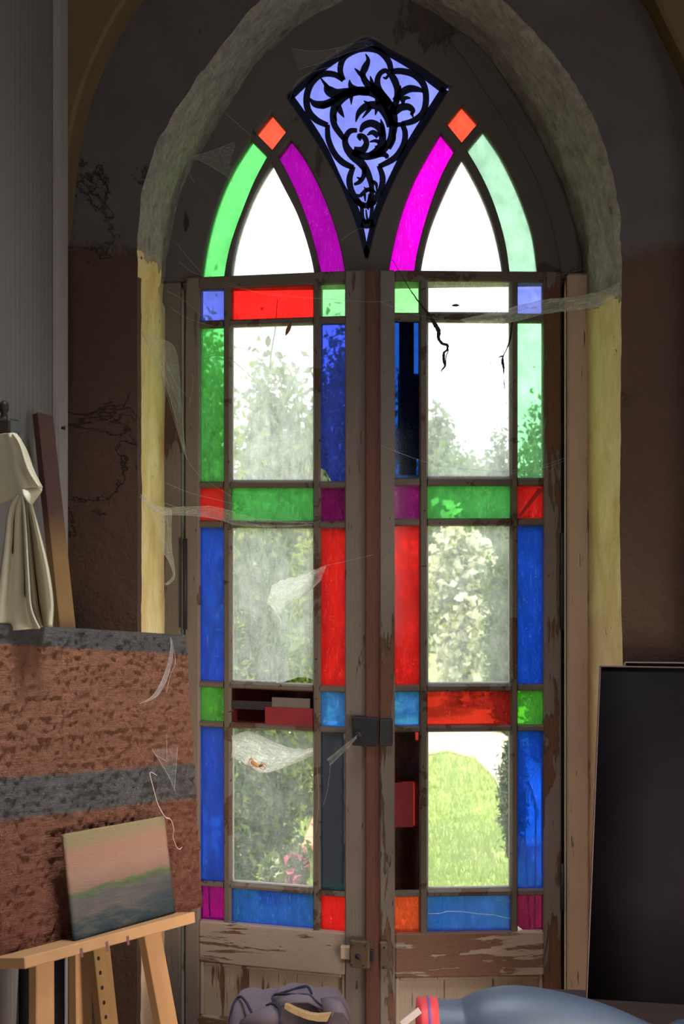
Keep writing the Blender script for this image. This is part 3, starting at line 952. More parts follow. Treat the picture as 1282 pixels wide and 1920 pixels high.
    for ci, k in enumerate(order):
        for i in range(7):
            colr, haze = cols[k][i]
            a, b = X[ci][0], X[ci][1]
            z1, z0 = zs[i]
            loop = [(a, z0), (b, z0), (b, z1), (a, z1)]
            lab = cname(colr) + ' glass pane'
            if sgn > 0 and k == 'B' and i == 3:        # corner broken out
                w = b - a
                loop = [(a, z0), (a + w * 0.56, z0), (a + w * 0.64, z0 + .004), (a + w * 0.72, z0 + .012), (a + w * 0.80, z0 + .018), (a + w * 0.90, z0 + .0195), (b, z0 + .013), (b, z1), (a, z1)]
                lab += ' with a broken lower edge'
            if sgn > 0 and k == 'C' and i == 1:
                w = b - a
                loop = [(a + w * .40, z0), (b, z0), (b, z1), (a, z1), (a, z0 + .036), (a + w * .16, z0 + .031), (a + w * .28, z0 + .020)]
                lab += ' with a broken corner'
            if sgn < 0 and k == 'A' and i == 6:
                w = b - a
                loop = [(a + w * .22, z0), (b, z0), (b, z1), (a, z1), (a, z0 + .012), (a + w * .12, z0 + .005)]
                lab += ' with a broken corner'
            st = 0.5 if colr == CLEAR and sgn > 0 else (0.35 if colr == CLEAR else 0.5)
            panes[(k, i)] = pane_from_loop(loop, 0.012, 0.003, m_glass(colr, haze, st, i * 1.3 + ci * 0.7 + (5 if sgn < 0 else 0), 0.34 if colr == RED else (0.22 if colr == BLUE else 0.10)), root, lab)
    # pale strips painted as the bright light at the clear panes' glass edges
    bi = order.index('B')
    for i in range(7):
        if cols['B'][i][0] == CLEAR:
            a, b = X[bi]
            z1, z0 = zs[i]
            for (x0, x1, q0, q1) in ((a, a + 0.0035, z0, z1), (a + 0.0035, b - 0.003, z0, z0 + 0.005), (b - 0.003, b, z0, z1)):
                if sgn > 0 and i == 3 and q1 - q0 < 0.01:
                    x1 = a + (b - a) * 0.55
                box('edge_glint', x0, x1, 0.0155, 0.022, q0, q1, M_GLINT, root)
    return dict(root=root, loc=loc, X=X, zs=zs, order=order, panes=panes, left=left, right=right, MI=MI, zlow=z_low)
L = make_leaf('door_1', 345, -TH, ROWS_L, COL_L, 1, 'left glazed door leaf with the rim lock, slightly ajar')
Rr = make_leaf('door_2', 1054, R(7.4), ROWS_R, COL_R, -1, 'right glazed door leaf with flaking lower rail, slightly ajar')
def leafbox(lf, name, px0, px1, py0, py1, y0, y1, mat, parent=None, bevel=0.003, seg=1):
    a = lf['loc'](px0, py1, y0)
    b = lf['loc'](px1, py0, y0)
    return box(name, a.x, b.x, y0, y1, a.z, b.z, mat, parent or lf['root'], bevel, seg)
# red-brown cover strip on the left leaf's meeting edge
a = L['loc'](684, 1100, -0.016).x
b = L['loc'](708, 1100, -0.016).x
box('cover_strip', a, b, -0.020, 0.03, 0.02, zhead + 0.008, M_ASTRAGAL, L['root'], 0.005, 2)['label'] = 'red brown cover strip'
# upper latch: two black iron plates and a round knob
pl = leafbox(L, 'latch_plate', 660, 706, 1346, 1398, -0.030, -0.005, M_IRON, None, 0.002)
kb = L['loc'](674, 1377, -0.045)
v, f = tube_vf([(kb.x, -0.030, kb.z), (kb.x, -0.040, kb.z), (kb.x, -0.048, kb.z), (kb.x, -0.056, kb.z), (kb.x, -0.060, kb.z)], [0.006, 0.009, 0.0115, 0.009, 0.003], 14)
mk('latch_knob', v, f, M_IRON, pl, True)
leafbox(Rr, 'latch_plate', 711, 736, 1349, 1399, -0.020, -0.005, M_IRON, None, 0.002)
# rim lock with a keeper
lk = leafbox(L, 'rim_lock', 655, 692, 1766, 1815, -0.036, -0.005, M_RUST, None, 0.004)
def screws(lf, parent, pts, y):
    for q in pts:
        p = lf['loc'](q[0], q[1], y)
        v, f = tube_vf([(p.x, y + 0.001, p.z), (p.x, y - 0.0015, p.z), (p.x, y - 0.0022, p.z)], [0.0032, 0.003, 0.0014], 8)
        mk('screw', v, f, M_IRON, parent, True)
screws(L, lk, [(661, 1772), (684, 1773), (660, 1809), (681, 1810)], -0.036)
kp = L['loc'](671, 1793, -0.036)
v, f = tube_vf([(kp.x, -0.034, kp.z), (kp.x, -0.040, kp.z), (kp.x, -0.041, kp.z), (kp.x, -0.036, kp.z)], [0.008, 0.0075, 0.004, 0.003], 12)
mk('keyhole_rose', v, f, M_IRON, lk, True)
leafbox(L, 'wooden_block', 637, 656, 1776, 1799, -0.022, -0.005, M_JAMB, None, 0.003)
kpr = leafbox(Rr, 'lock_keeper', 711, 728, 1766, 1818, -0.020, -0.005, M_RUST, None, 0.004)
screws(Rr, kpr, [(720, 1777), (719, 1813)], -0.020)
leafbox(L, 'lock_bolt', 690, 700, 1782, 1804, -0.030, -0.012, M_IRON, None, 0.002)
# one short hinge; the long black rods paint the dark gaps
for lf, px, ys in ((L, 347, (1010, 1180)), (Rr, 1053, (1000, 1180)), (Rr, 1054, (1620, 1705))):
    p0, p1 = lf['loc'](px, ys[0], -0.008), lf['loc'](px, ys[1], -0.008)
    pts = [(p0.x, -0.009, p0.z), (p0.x, -0.009, p1.z)]
    v, f = tube_vf(pts, 0.0065, 10)
    mk('hinge_gap_rod', v, f, M_IRON, lf['root'], True)
# boards and card stuck over some panes
def pane_xz(lf, key, u, w_):
    ci = lf['order'].index(key[0])
    a, b = lf['X'][ci]
    z1, z0 = lf['zs'][key[1]]
    return a + (b - a) * u, z1 + (z0 - z1) * w_
def patch(lf, key, u0, u1, v0, v1, y, mat, name='board_patch', thick=0.004):
    x0, z1 = pane_xz(lf, key, u0, v0)
    x1, z0 = pane_xz(lf, key, u1, v1)
    o = box(name, x0, x1, y, y + thick, z0, z1, mat, lf['panes'][key])
    return o
M_CARD = m_plain('dark_card', (0.030, 0.026, 0.026), 0.9, 0.4, 12, 0.2)
M_CARDB = m_plain('blue_card', (0.010, 0.026, 0.075), 0.9, 0.3, 12, 0.1)
M_SHINGLE = m_plain('red_card', (0.24, 0.025, 0.03), 0.8, 0.4, 14, 0.3)
M_SHINGLE2 = m_plain('brown_card', (0.17, 0.06, 0.045), 0.85, 0.4, 14, 0.3)
M_GREYCARD = m_plain('grey_card', (0.16, 0.13, 0.12), 0.85, 0.3, 14, 0.2)
M_SLATE = m_plain('slate_board', (0.045, 0.055, 0.075), 0.8, 0.3, 8, 0.2)
patch(Rr, ('C', 1), 0.20, 0.80, 0.00, 0.34, 0.018, M_CARDB)
patch(Rr, ('C', 1), 0.16, 1.00, 0.33, 0.88, 0.023, M_CARDB)
patch(Rr, ('C', 1), 0.22, 0.90, 0.88, 0.985, 0.018, M_CARD)
patch(Rr, ('C', 5), 0.28, 0.86, 0.00, 0.32, 0.018, M_CARD)
patch(Rr, ('C', 5), 0.00, 0.76, 0.32, 0.60, 0.0065, M_SHINGLE)
patch(Rr, ('C', 5), 0.26, 0.86, 0.60, 1.00, 0.018, M_CARD)
patch(Rr, ('C', 5), 0.00, 0.30, 0.00, 1.00, 0.026, M_SHINGLE2)
patch(Rr, ('C', 5), 0.85, 1.00, 0.06, 1.00, 0.026, M_SHINGLE2)
patch(L, ('B', 4), 0.00, 0.45, 0.02, 0.38, 0.018, M_SHINGLE2)
patch(L, ('B', 4), 0.00, 0.50, 0.36, 0.60, 0.0065, M_CARD)
patch(L, ('B', 4), 0.06, 0.44, 0.58, 0.96, 0.018, m_plain('rose_card', (0.34, 0.05, 0.06), 0.8, 0.3, 14, 0.2))
patch(L, ('B', 4), 0.50, 0.96, 0.22, 0.52, 0.0065, M_GREYCARD)
patch(L, ('B', 4), 0.42, 1.00, 0.50, 1.05, 0.003, M_SHINGLE)
patch(L, ('B', 4), 0.45, 1.00, 0.05, 1.0, 0.020, M_CARD)
patch(L, ('C', 5), 0.10, 0.90, 0.00, 0.96, 0.0065, M_SLATE)
# a strip of tape across the cracked red pane, and the crack in the wide blue one
x0, z0 = pane_xz(Rr, ('A', 2), 0.10, 0.92)
x1, z1 = pane_xz(Rr, ('A', 2), 0.92, 0.08)
dx, dz = (x1 - x0), (z1 - z0)
ln = math.hypot(dx, dz)
nx, nz = -dz / ln * 0.004, dx / ln * 0.004
vv = []
for y in (0.0112, 0.0118):
    vv += [(x0 + nx, y, z0 + nz), (x0 - nx, y, z0 - nz), (x1 - nx * 1.8, y, z1 - nz * 1.8), (x1 + nx * 1.8, y, z1 + nz * 1.8)]
recalc(mk('tape_strip', vv, [(0, 1, 2, 3), (7, 6, 5, 4), (0, 4, 5, 1), (1, 5, 6, 2), (2, 6, 7, 3), (3, 7, 4, 0)], m_plain('red_tape', (0.55, 0.01, 0.01), 0.5, 0.1, 9, 0.05), Rr['panes'][('A', 2)]))
M_CRACK = m_plain('crack_edge', (0.75, 0.78, 0.85), 0.4, 0.1, 9, 0.05)
cr = [pane_xz(Rr, ('B', 6), u, w_) for u, w_ in ((0, .50), (.15, .50), (.24, .44), (.40, .45), (.60, .52), (.80, .56), (1.0, .68))]
tube('crack', [(x, 0.0112, z) for x, z in cr], 0.0009, M_CRACK, Rr['panes'][('B', 6)], 5)
print('XL', XL, 'zhead', zhead, 'front', front[2], front[-3], 'LX', L['X'], 'RX', Rr['X'], 'zs', [[round(q, 3) for q in z] for z in L['zs']], [[round(q, 3) for q in z] for z in Rr['zs']])
#@@SETTING_END

# ------------------------------------------------------------------ GARDEN
ZG = -0.10                       # garden level
def m_leaf(name, c, var=0.35, trans=0.45):
    k = M(name)
    v = k.coord()
    n = k.noise(v, 5, 3, 0.6)
    n2 = k.noise(v, 60, 2, 0.5)
    f = k.math('ADD', k.math('MULTIPLY', n, 0.5), k.math('MULTIPLY', n2, 0.5))
    col = k.mix(f, tuple(x * (1 - var) for x in c), tuple(min(1, x * (1 + var)) for x in c))
    d = k.n('ShaderNodeBsdfDiffuse', {'Color': col}).outputs[0]
    t = k.n('ShaderNodeBsdfTranslucent', {'Color': col}).outputs[0]
    return k.surf(k.shmix(trans, d, t))
LEAF_DARK = m_leaf('dark_leaf', (0.060, 0.115, 0.030))
LEAF_MID = m_leaf('mid_leaf', (0.12, 0.19, 0.038))
LEAF_YEL = m_leaf('yellow_green_leaf', (0.28, 0.34, 0.06))
LEAF_GREY = m_leaf('grey_green_leaf', (0.20, 0.26, 0.17))
PETAL_WHITE = m_leaf('white_petal', (0.80, 0.80, 0.60), 0.1)
PETAL_PINK = m_leaf('pink_petal', (0.75, 0.20, 0.30), 0.2)
M_BARK = m_plain('grey_bark', (0.13, 0.10, 0.075), 0.9, 0.4, 12, 0.5, stretch=(4, 4, 0.6))
def m_lawn():
    k = M('lawn_soil')
    v = k.coord()
    n = k.noise(v, 1.2, 6, 0.65)
    n2 = k.noise(v, 25, 4, 0.7)
    c = k.mix(n, (0.26, 0.36, 0.10), (0.40, 0.48, 0.17))
    c = k.mix(k.step(n2, 0.60, 0.75), c, (0.36, 0.36, 0.16))
    return k.principled(c, 0.95, k.bump(n2, 0.5, 0.03), 0.1)
gx = np.linspace(-26, 26, 40)
gy = np.concatenate([np.linspace(0.09, 12, 40), np.linspace(13, 60, 16)])
P = [[(x, y, ZG + (0.02 * hnoise(x * 0.8, y * 0.8) if y > 0.6 else 0)) for x in gx] for y in gy]
lawn = grid('lawn', P, m_lawn())
lawn['kind'] = 'structure'
# gravel path beyond the lawn
M_GRAVEL = m_plain('pale_gravel', (0.62, 0.54, 0.40), 0.95, 0.25, 30, 0.6, 0.1)
lo = [(540, 1405), (640, 1412), (760, 1416), (840, 1404), (890, 1418), (925, 1452), (960, 1520), (1010, 1640)]
hi = [(540, 1350), (640, 1352), (760, 1356), (850, 1352), (930, 1366), (985, 1405), (1040, 1480), (1110, 1620)]
row = []
a_ = [tuple(at_z(*q, ZG + 0.03)) for q in lo]
b_ = [tuple(at_z(*q, ZG + 0.03)) for q in hi]
P = [a_, [tuple((np.array(p) * 0.5 + np.array(q) * 0.5) + np.array([0, 0, 0.015])) for p, q in zip(a_, b_)], b_]
pth = grid('garden_path', P, M_GRAVEL, None, 0.04)
pth['kind'] = 'structure'
# pale slabs added out of view to bounce sun up onto the arch
bounce_terr = empty('bounce_terrace', (-1.5, 0.10, ZG))
bounce_terr['kind'] = 'structure'
M_BOUNCE_SLAB = m_plain('pale_bounce_stone', (0.66, 0.60, 0.50), 0.9, 0.15, 5, 0.3, 0.1)
s0 = None
for i in range(7):
    for j in range(2):
        if s0 is None:
            s0 = box('bounce_slab', 0.004, 0.446, 0.004, 0.416, 0.0, 0.05, M_BOUNCE_SLAB, bounce_terr, 0.004)
            b2 = s0
        else:
            b2 = s0.copy()
            b2.parent = bounce_terr
            COL.objects.link(b2)
        b2.location = (i * 0.45, j * 0.42, random.uniform(-0.003, 0.003))
# terracotta tiled walk at the left
walk = empty('brick_walk', at_z(585, 1530, ZG))
walk['kind'] = 'structure'
M_TERRA = m_plain('terracotta_brick', (0.55, 0.27, 0.17), 0.9, 0.3, 10, 0.4, 0.1)
wo = at_z(560, 1610, ZG)
walk.location = (wo.x, wo.y, ZG)
br0 = None
for i in range(5):
    for j in range(12):
        if br0 is None:
            br0 = box('brick', 0.004, 0.106, 0.004, 0.206, 0.0, 0.045, M_TERRA, walk, 0.004)
            b2 = br0
        else:
            b2 = br0.copy()
            b2.parent = walk
            COL.objects.link(b2)
        b2.location = (i * 0.11, j * 0.21 + (0.1 if i % 2 else 0), random.uniform(-0.004, 0.004))

def leaf_cloud(n, centre, rad, size, clumps=14, shell=0.55, droop=0.2, aspect=0.5):
    """n folded leaves scattered in clumps inside an ellipsoid"""
    c = np.array(centre)
    rad = np.array(rad)
    d = rng.normal(size=(clumps, 3))
    d /= np.linalg.norm(d, axis=1)[:, None]
    cc = d * (rng.uniform(shell, 0.85, (clumps, 1)))
    idx = rng.integers(0, clumps, n)
    loose = rng.random(n) < 0.25
    off = rng.normal(size=(n, 3)) * 0.20
    p = cc[idx] + off
    q = rng.normal(size=(n, 3))
    q /= np.linalg.norm(q, axis=1)[:, None]
    p[loose] = q[loose] * rng.uniform(0.2, 1.0, (loose.sum(), 1)) ** 0.5
    p = c + p * rad
    a = rng.normal(size=(n, 3))
    a[:, 2] -= droop
    a /= np.linalg.norm(a, axis=1)[:, None]
    b = np.cross(a, rng.normal(size=(n, 3)))
    b /= np.linalg.norm(b, axis=1)[:, None]
    nn = np.cross(a, b)
    s = size * rng.uniform(0.6, 1.3, (n, 1))
    base, tip = p - a * s * 0.5, p + a * s * 0.5
    l = p + b * s * aspect * 0.5 + nn * s * 0.12
    r = p - b * s * aspect * 0.5 + nn * s * 0.12
    v = np.stack([base, l, tip, r], 1).reshape(-1, 3)
    k = np.arange(n) * 4
    f = np.concatenate([np.stack([k, k + 1, k + 2], 1), np.stack([k, k + 2, k + 3], 1)])
    return v, f
def cloud_obj(name, clouds, mats, parent, kind='stuff'):
    V, Fc, MI_ = [], [], []
    off = 0
    for (v, f), mi in clouds:
        V.append(v)
        Fc.append(f + off)
        MI_ += [mi] * len(f)
        off += len(v)
    V = np.concatenate(V)
    Fc = np.concatenate(Fc)
    keep = V[:, 2].reshape(-1, 4).min(1) > ZG + 0.002 if len(V) % 4 == 0 else None
    me = bpy.data.meshes.new(name)
    me.from_pydata(V.tolist(), [], Fc.tolist())
    for m_ in mats:
        me.materials.append(m_)
    me.polygons.foreach_set('material_index', np.array(MI_, dtype=np.int32))
    me.update()
    o = bpy.data.objects.new(name, me)
    COL.objects.link(o)
    o.parent = parent
    o['kind'] = kind
    return o
SHRUBS = []
def shrub(name, px, Z, top_py, hw_px, n, size, mats, label, cat='shrub', group=None, base_frac=0.0, flower=None, trunk=True, squash=1.0, aspect=0.5):
    top = at_depth(px, top_py, Z)
    base = Vector((top.x, top.y, ZG))
    h = top.z - ZG
    hw = hw_px / F * Z
    rz = h * (1 - base_frac) / 2
    root = empty(name, base)
    SHRUBS.append((base.x, base.y, hw))
    c = (0, 0, h - rz)
    cl = []
    parts = len(mats)
    for i, m_ in enumerate(mats):
        cl.append((leaf_cloud(n // parts, c, (hw * 0.95, hw * 0.8 * squash, rz * 0.97), size, 22, aspect=aspect), i))
    ms = list(mats)
    if flower:
        fm, fn, fs = flower
        ms.append(fm)
        cl.append((leaf_cloud(fn, c, (hw, hw * 0.9, rz), fs, 16, 0.7, aspect=0.9), len(ms) - 1))
    cl = [((np.maximum(v, np.array([-1e9, -1e9, 0.004])), f), mi) for (v, f), mi in cl]
    cloud_obj('foliage', cl, ms, root)
    if trunk:
        mb = MB()
        for i in range(5):
            a = i * 1.3 + px
            tip = (math.cos(a) * hw * 0.5, math.sin(a) * hw * 0.4, h * random.uniform(0.6, 0.95))
            pts = catmull([(math.cos(a) * 0.03, math.sin(a) * 0.03, 0), (tip[0] * 0.4, tip[1] * 0.4, h * 0.35), tip], 4)
            r0 = max(0.012, h * 0.010)
            mb.add(*tube_vf(pts, np.linspace(r0, r0 * 0.25, len(pts)), 6))
        mb.build('trunk', M_BARK, root, True)
    tag(root, label, cat, group)
    return root
shrub('leafy_tree', 385, 12.0, 580, 72, 5200, 0.10, [LEAF_MID, LEAF_YEL], 'tall loose green tree outside the green panes of the left leaf', 'tree', None, 0.1)
shrub('leafy_tree', 520, 9.0, 668, 80, 6500, 0.085, [LEAF_YEL, LEAF_GREY, LEAF_MID], 'sunny yellow green tree behind the upper clear pane of the left leaf', 'tree', None, 0.1)
shrub('leafy_tree', 628, 10.0, 600, 62, 2600, 0.09, [LEAF_GREY, LEAF_MID], 'thin crowned tree outside the tall blue pane of the left leaf', 'tree', None, 0.15)
shrub('leafy_tree', 722, 17.0, 700, 60, 3000, 0.10, [LEAF_MID, LEAF_GREY], 'green tree seen past the meeting stiles of the two door leaves', 'tree', None, 0.15)
shrub('leafy_tree', 822, 14.0, 745, 38, 1500, 0.11, [LEAF_GREY], 'sparse greyish tree left in the upper clear pane of the right leaf', 'tree', None, 0.3)
shrub('conifer', 938, 12.0, 800, 44, 3600, 0.07, [LEAF_DARK, LEAF_GREY], 'dark rounded conifer low in the upper clear pane of the right leaf', 'tree', None, 0.05)
shrub('conifer', 1000, 10.5, 738, 38, 3600, 0.06, [LEAF_DARK, LEAF_MID], 'pointed conifer outside the tall pale green pane of the right leaf', 'tree', None, 0.05, squash=0.8)
shrub('hedge_bush', 845, 13.0, 858, 75, 3800, 0.085, [LEAF_GREY, LEAF_MID], 'grey green bush beyond the gravel path, under the sparse greyish tree', 'shrub', None, 0.0)
shrub('flowering_shrub', 868, 9.6, 985, 64, 3600, 0.065, [LEAF_YEL, LEAF_YEL, LEAF_MID], 'flowering shrub white with blossom beyond the gravel path', 'shrub', None, 0.0, (PETAL_WHITE, 2600, 0.075))
shrub('flowering_shrub', 765, 9.2, 1010, 46, 1800, 0.065, [LEAF_YEL, LEAF_MID], 'half hidden flowering shrub outside the tall red pane of the right leaf', 'shrub', None, 0.0, (PETAL_WHITE, 900, 0.07))
shrub('dark_bush', 945, 8.4, 1000, 44, 4200, 0.045, [LEAF_DARK, LEAF_MID], 'dark fine leaved bush right of the white blossom shrub', 'shrub', None, 0.0)
shrub('dark_bush', 1005, 7.6, 1000, 36, 2600, 0.05, [LEAF_DARK, LEAF_MID], 'dark bush outside the upper deep blue pane of the right leaf', 'shrub', None, 0.0)
shrub('rosemary_bush', 962, 5.6, 1375, 30, 2600, 0.040, [LEAF_DARK, LEAF_GREY], 'small needle leaved bush on the lawn in the lowest clear pane of the right leaf', 'shrub', None, 0.0, aspect=0.22)
shrub('hedge_bush', 470, 5.4, 940, 100, 16000, 0.040, [LEAF_DARK, LEAF_DARK, LEAF_MID, LEAF_YEL], 'dense hedge bush filling the middle clear pane of the left leaf', 'shrub', None, -0.5)
shrub('hedge_bush', 582, 7.9, 1000, 38, 5200, 0.06, [LEAF_YEL, LEAF_MID], 'sunlit yellow green bush right of the dense hedge bush', 'shrub', None, 0.0)
shrub('hedge_bush', 372, 6.6, 1040, 40, 3600, 0.055, [LEAF_DARK, LEAF_MID], 'dark bush outside the deep blue panes of the left leaf', 'shrub', None, 0.0)
shrub('hedge_bush', 642, 8.6, 1000, 34, 3000, 0.06, [LEAF_MID, LEAF_YEL], 'green bush outside the tall red pane of the left leaf', 'shrub', None, 0.0)
shrub('flower_clump', 556, 5.05, 1592, 20, 900, 0.05, [LEAF_MID], 'low clump of pink flowers beside the brick walk', 'plant', None, 0.0, (PETAL_PINK, 160, 0.045), False)
shrub('flower_clump', 510, 4.95, 1610, 24, 1300, 0.05, [LEAF_MID, LEAF_YEL], 'low green plant clump in front of the dense hedge bush', 'plant', None, 0.0, (PETAL_WHITE, 90, 0.04), False)
shrub('hedge_bush', 556, 6.3, 1180, 36, 5200, 0.040, [LEAF_MID, LEAF_YEL, LEAF_DARK], 'small sunlit bush right of the dense hedge bush in the lowest clear pane', 'shrub', None, -0.4)
# far tree belt that closes the garden
for i, (px, Z, tp, hw, lab) in enumerate([(560, 30, 800, 125, 'far row of trees behind the left trees'), (860, 30, 862, 120, 'far low row of trees behind the dark conifers'), (250, 31, 780, 120, 'far trees beyond the hedge bushes at the window jamb'), (1170, 30, 800, 120, 'far trees beyond the pointed conifer')]):
    shrub('far_trees', px, Z, tp, hw, 5200, 0.30, [LEAF_MID, LEAF_GREY], lab, 'trees', None, 0.0, trunk=True)
# grass blades on the near lawn
nB = 26000
pxs = rng.uniform(430, 1015, nB)
pys = rng.uniform(1400, 1760, nB) ** 1.0
d0 = np.array([[(a - CX) / F, -(b - CY) / F] for a, b in zip(pxs, pys)])
Zs = (ZG - CAM.z) / d0[:, 1]
base = np.array(CAM)[None] + (np.array(RGT)[None] * d0[:, :1] + np.array(FWD)[None]) * Zs[:, None]
base[:, 2] = ZG - 0.004
base = base[base[:, 1] > 0.5]
for bx_, by_, hw_ in SHRUBS:
    base = base[((base[:, 0] - bx_) ** 2 + (base[:, 1] - by_) ** 2) > (hw_ * 1.2) ** 2]
nB = len(base)
ang = rng.uniform(0, 6.28, nB)
hgt = rng.uniform(0.02, 0.055, nB)
wd = np.stack([np.cos(ang), np.sin(ang), np.zeros(nB)], 1) * 0.004
tip = base + np.stack([rng.normal(size=nB) * 0.02, rng.normal(size=nB) * 0.02, hgt + 0.012], 1)
V = np.stack([base - wd, base + wd, tip], 1).reshape(-1, 3)
me = bpy.data.meshes.new('grass')
me.from_pydata(V.tolist(), [], (np.arange(nB * 3).reshape(-1, 3)).tolist())
me.materials.append(m_leaf('grass_blade', (0.42, 0.52, 0.19), 0.3, 0.4))
go = bpy.data.objects.new('grass', me)
COL.objects.link(go)
tag(go, 'short pale green grass of the lawn outside', 'grass', kind='stuff')
# single leaves and stems right outside the panes
def leaf_blade(mb, p, d, length, width, nrm):
    d = Vector(d).normalized()
    b = d.cross(Vector(nrm)).normalized()
    up = b.cross(d)
    pts = []
    for t, w in ((0, 0.05), (0.25, 0.8), (0.55, 1.0), (0.8, 0.65), (1, 0.03)):
        c = Vector(p) + d * (length * t) - up * (0.12 * length * t * t)
        pts.append((c + b * width * w * 0.5 + up * 0.06 * length * w, c, c - b * width * w * 0.5 + up * 0.06 * length * w))
    v = [q for r in pts for q in r]
    f = []
    for i in range(4):
        f += [(i * 3, i * 3 + 1, i * 3 + 4, i * 3 + 3), (i * 3 + 1, i * 3 + 2, i * 3 + 5, i * 3 + 4)]
    mb.add(v, f)
LEAF_PALE = m_leaf('pale_leaf', (0.40, 0.62, 0.45), 0.2)
def near_plant(name, base_px, Z, leaves, label, stems):
    b = at_depth(*base_px, Z)
    root = empty(name, (b.x, b.y, ZG))
    for (p0, p1, wpx) in leaves:
        mb = MB()
        a, c = at_depth(*p0, Z) - root.location, at_depth(*p1, Z + 0.03) - root.location
        leaf_blade(mb, a, c - a, (c - a).length, wpx / F * Z, (0.1, -1, 0.35))
        mk('leaf', mb.v, mb.f, LEAF_PALE, root, True)
    mb = MB()
    for q in stems:
        pts = [Vector((0, 0, 0)), *[at_depth(*w, Z + 0.01) - root.location for w in q]]
        mb.add(*tube_vf(catmull(pts, 5), 0.003, 6))
    mb.build('stem', LEAF_MID, root, True)
    tag(root, label, 'plant')
near_plant('leafy_plant', (398, 1640), 3.95, [((388, 1548), (374, 1530), 16), ((392, 1550), (412, 1532), 22), ((388, 1556), (368, 1548), 16), ((392, 1566), (416, 1562), 16), ((388, 1564), (366, 1566), 18), ((386, 1570), (378, 1600), 18), ((394, 1572), (410, 1598), 14)],
           'leafy plant with broad pale leaves outside the lowest deep blue pane of the left leaf', [[(390, 1600), (390, 1552)]])
near_plant('willow_plant', (1000, 1640), 4.1, [((980, 1462), (984, 1482), 7), ((988, 1470), (992, 1498), 7), ((996, 1482), (998, 1512), 7), ((1002, 1495), (1004, 1526), 7), ((1006, 1512), (1007, 1540), 7), ((986, 1490), (990, 1510), 6), ((984, 1566), (974, 1558), 5), ((986, 1580), (976, 1576), 5)],
           'narrow leaved pale plant outside the lowest deep blue pane of the right leaf', [[(985, 1600), (984, 1520), (979, 1458)], [(1004, 1560), (1001, 1500), (990, 1466)]])
vine = empty('climbing_vine', at_z(352, 1645, ZG))
vine.location.y = 0.22
def vstem(pts, r, leaves=()):
    P3 = catmull([at_depth(*q) - vine.location for q in pts], 6)
    tube('stem', P3, list(np.linspace(r, r * 0.45, len(P3))), M_BARK, vine, 6)
    for (p0, p1, wpx) in leaves:
        mb = MB()
        a, c = at_depth(*p0) - vine.location, at_depth(*p1) - vine.location
        leaf_blade(mb, a, c - a, (c - a).length, wpx / F * p0[2], (0.1, -1, 0.2))
        mk('leaf', mb.v, mb.f, LEAF_MID, vine, True)
zf = vine.location - CAM
P3 = catmull([Vector((0, 0, 0)), *[at_depth(*q) - vine.location for q in ((354, 1400, 3.66), (352, 1100, 3.64), (356, 820, 3.62), (352, 690, 3.62), (366, 640, 3.62), (362, 560, 3.62))]], 6)
tube('stem', P3, list(np.linspace(0.006, 0.003, len(P3))), M_BARK, vine, 7)
vstem([(352, 690, 3.62), (395, 668, 3.62), (425, 670, 3.62), (450, 688, 3.62), (475, 712, 3.62), (500, 742, 3.62), (520, 757, 3.62), (545, 760, 3.62), (600, 762, 3.62)], 0.0018, [((522, 758, 3.62), (520, 776, 3.62), 5)])
vstem([(366, 640, 3.62), (420, 648, 3.66), (462, 655, 3.7), (480, 668, 3.7), (500, 685, 3.7), (508, 694, 3.7)], 0.0014, [((466, 657, 3.7), (470, 648, 3.7), 6), ((472, 660, 3.7), (480, 652, 3.7), 5)])
vstem([(506, 692, 3.7), (508, 665, 3.72), (512, 640, 3.72), (516, 615, 3.72), (520, 560, 3.72)], 0.0036, [((502, 652, 3.72), (503, 628, 3.72), 12), ((515, 660, 3.72), (530, 672, 3.72), 14), ((506, 660, 3.72), (492, 668, 3.72), 12), ((508, 668, 3.72), (500, 655, 3.72), 9)])
tag(vine, 'thin climbing vine outside, its twigs crossing the upper clear pane of the left leaf', 'vine')

# ------------------------------------------------------------------ EASEL AND PAINTINGS
D1 = cvec(0.572, -0.159, 1.0).normalized()
D2 = cvec(-0.101, 1.0, 0.217).normalized()
NN = cvec(1.0345, 0.225, -0.556).normalized()
EO = at_depth(10, 1806, 2.15)
def ep(px, py, off):
    return at_plane(px, py, EO + NN * off, NN)
def slab(name, quad, nu, nv, nrm, thick, disp, mat, parent=None):
    """quad = TL, TR, BR, BL; front face carries the relief; uv u to the right, v downwards"""
    TL, TR, BR, BL = quad
    V, U, Fc = [], [], []
    for layer in (0, 1):
        for i in range(nv + 1):
            for j in range(nu + 1):
                u, w = j / nu, i / nv
                p = (TL * (1 - u) + TR * u) * (1 - w) + (BL * (1 - u) + BR * u) * w
                if layer == 0:
                    p = p + nrm * disp(u, w)
                else:
                    p = p - nrm * thick
                V.append(p)
                U.append((u, w))
    S = (nu + 1) * (nv + 1)
    W_ = nu + 1
    for i in range(nv):
        for j in range(nu):
            a = i * W_ + j
            Fc.append((a, a + W_, a + W_ + 1, a + 1))
            Fc.append((S + a, S + a + 1, S + a + W_ + 1, S + a + W_))
    for j in range(nu):
        Fc.append((j, j + 1, S + j + 1, S + j))
        b = nv * W_ + j
        Fc.append((b + 1, b, S + b, S + b + 1))
    for i in range(nv):
        a = i * W_
        Fc.append((a + W_, a, S + a, S + a + W_))
        a = i * W_ + nu
        Fc.append((a, a + W_, S + a + W_, S + a))
    o = mk(name, V, Fc, mat, parent, True, U)
    return o
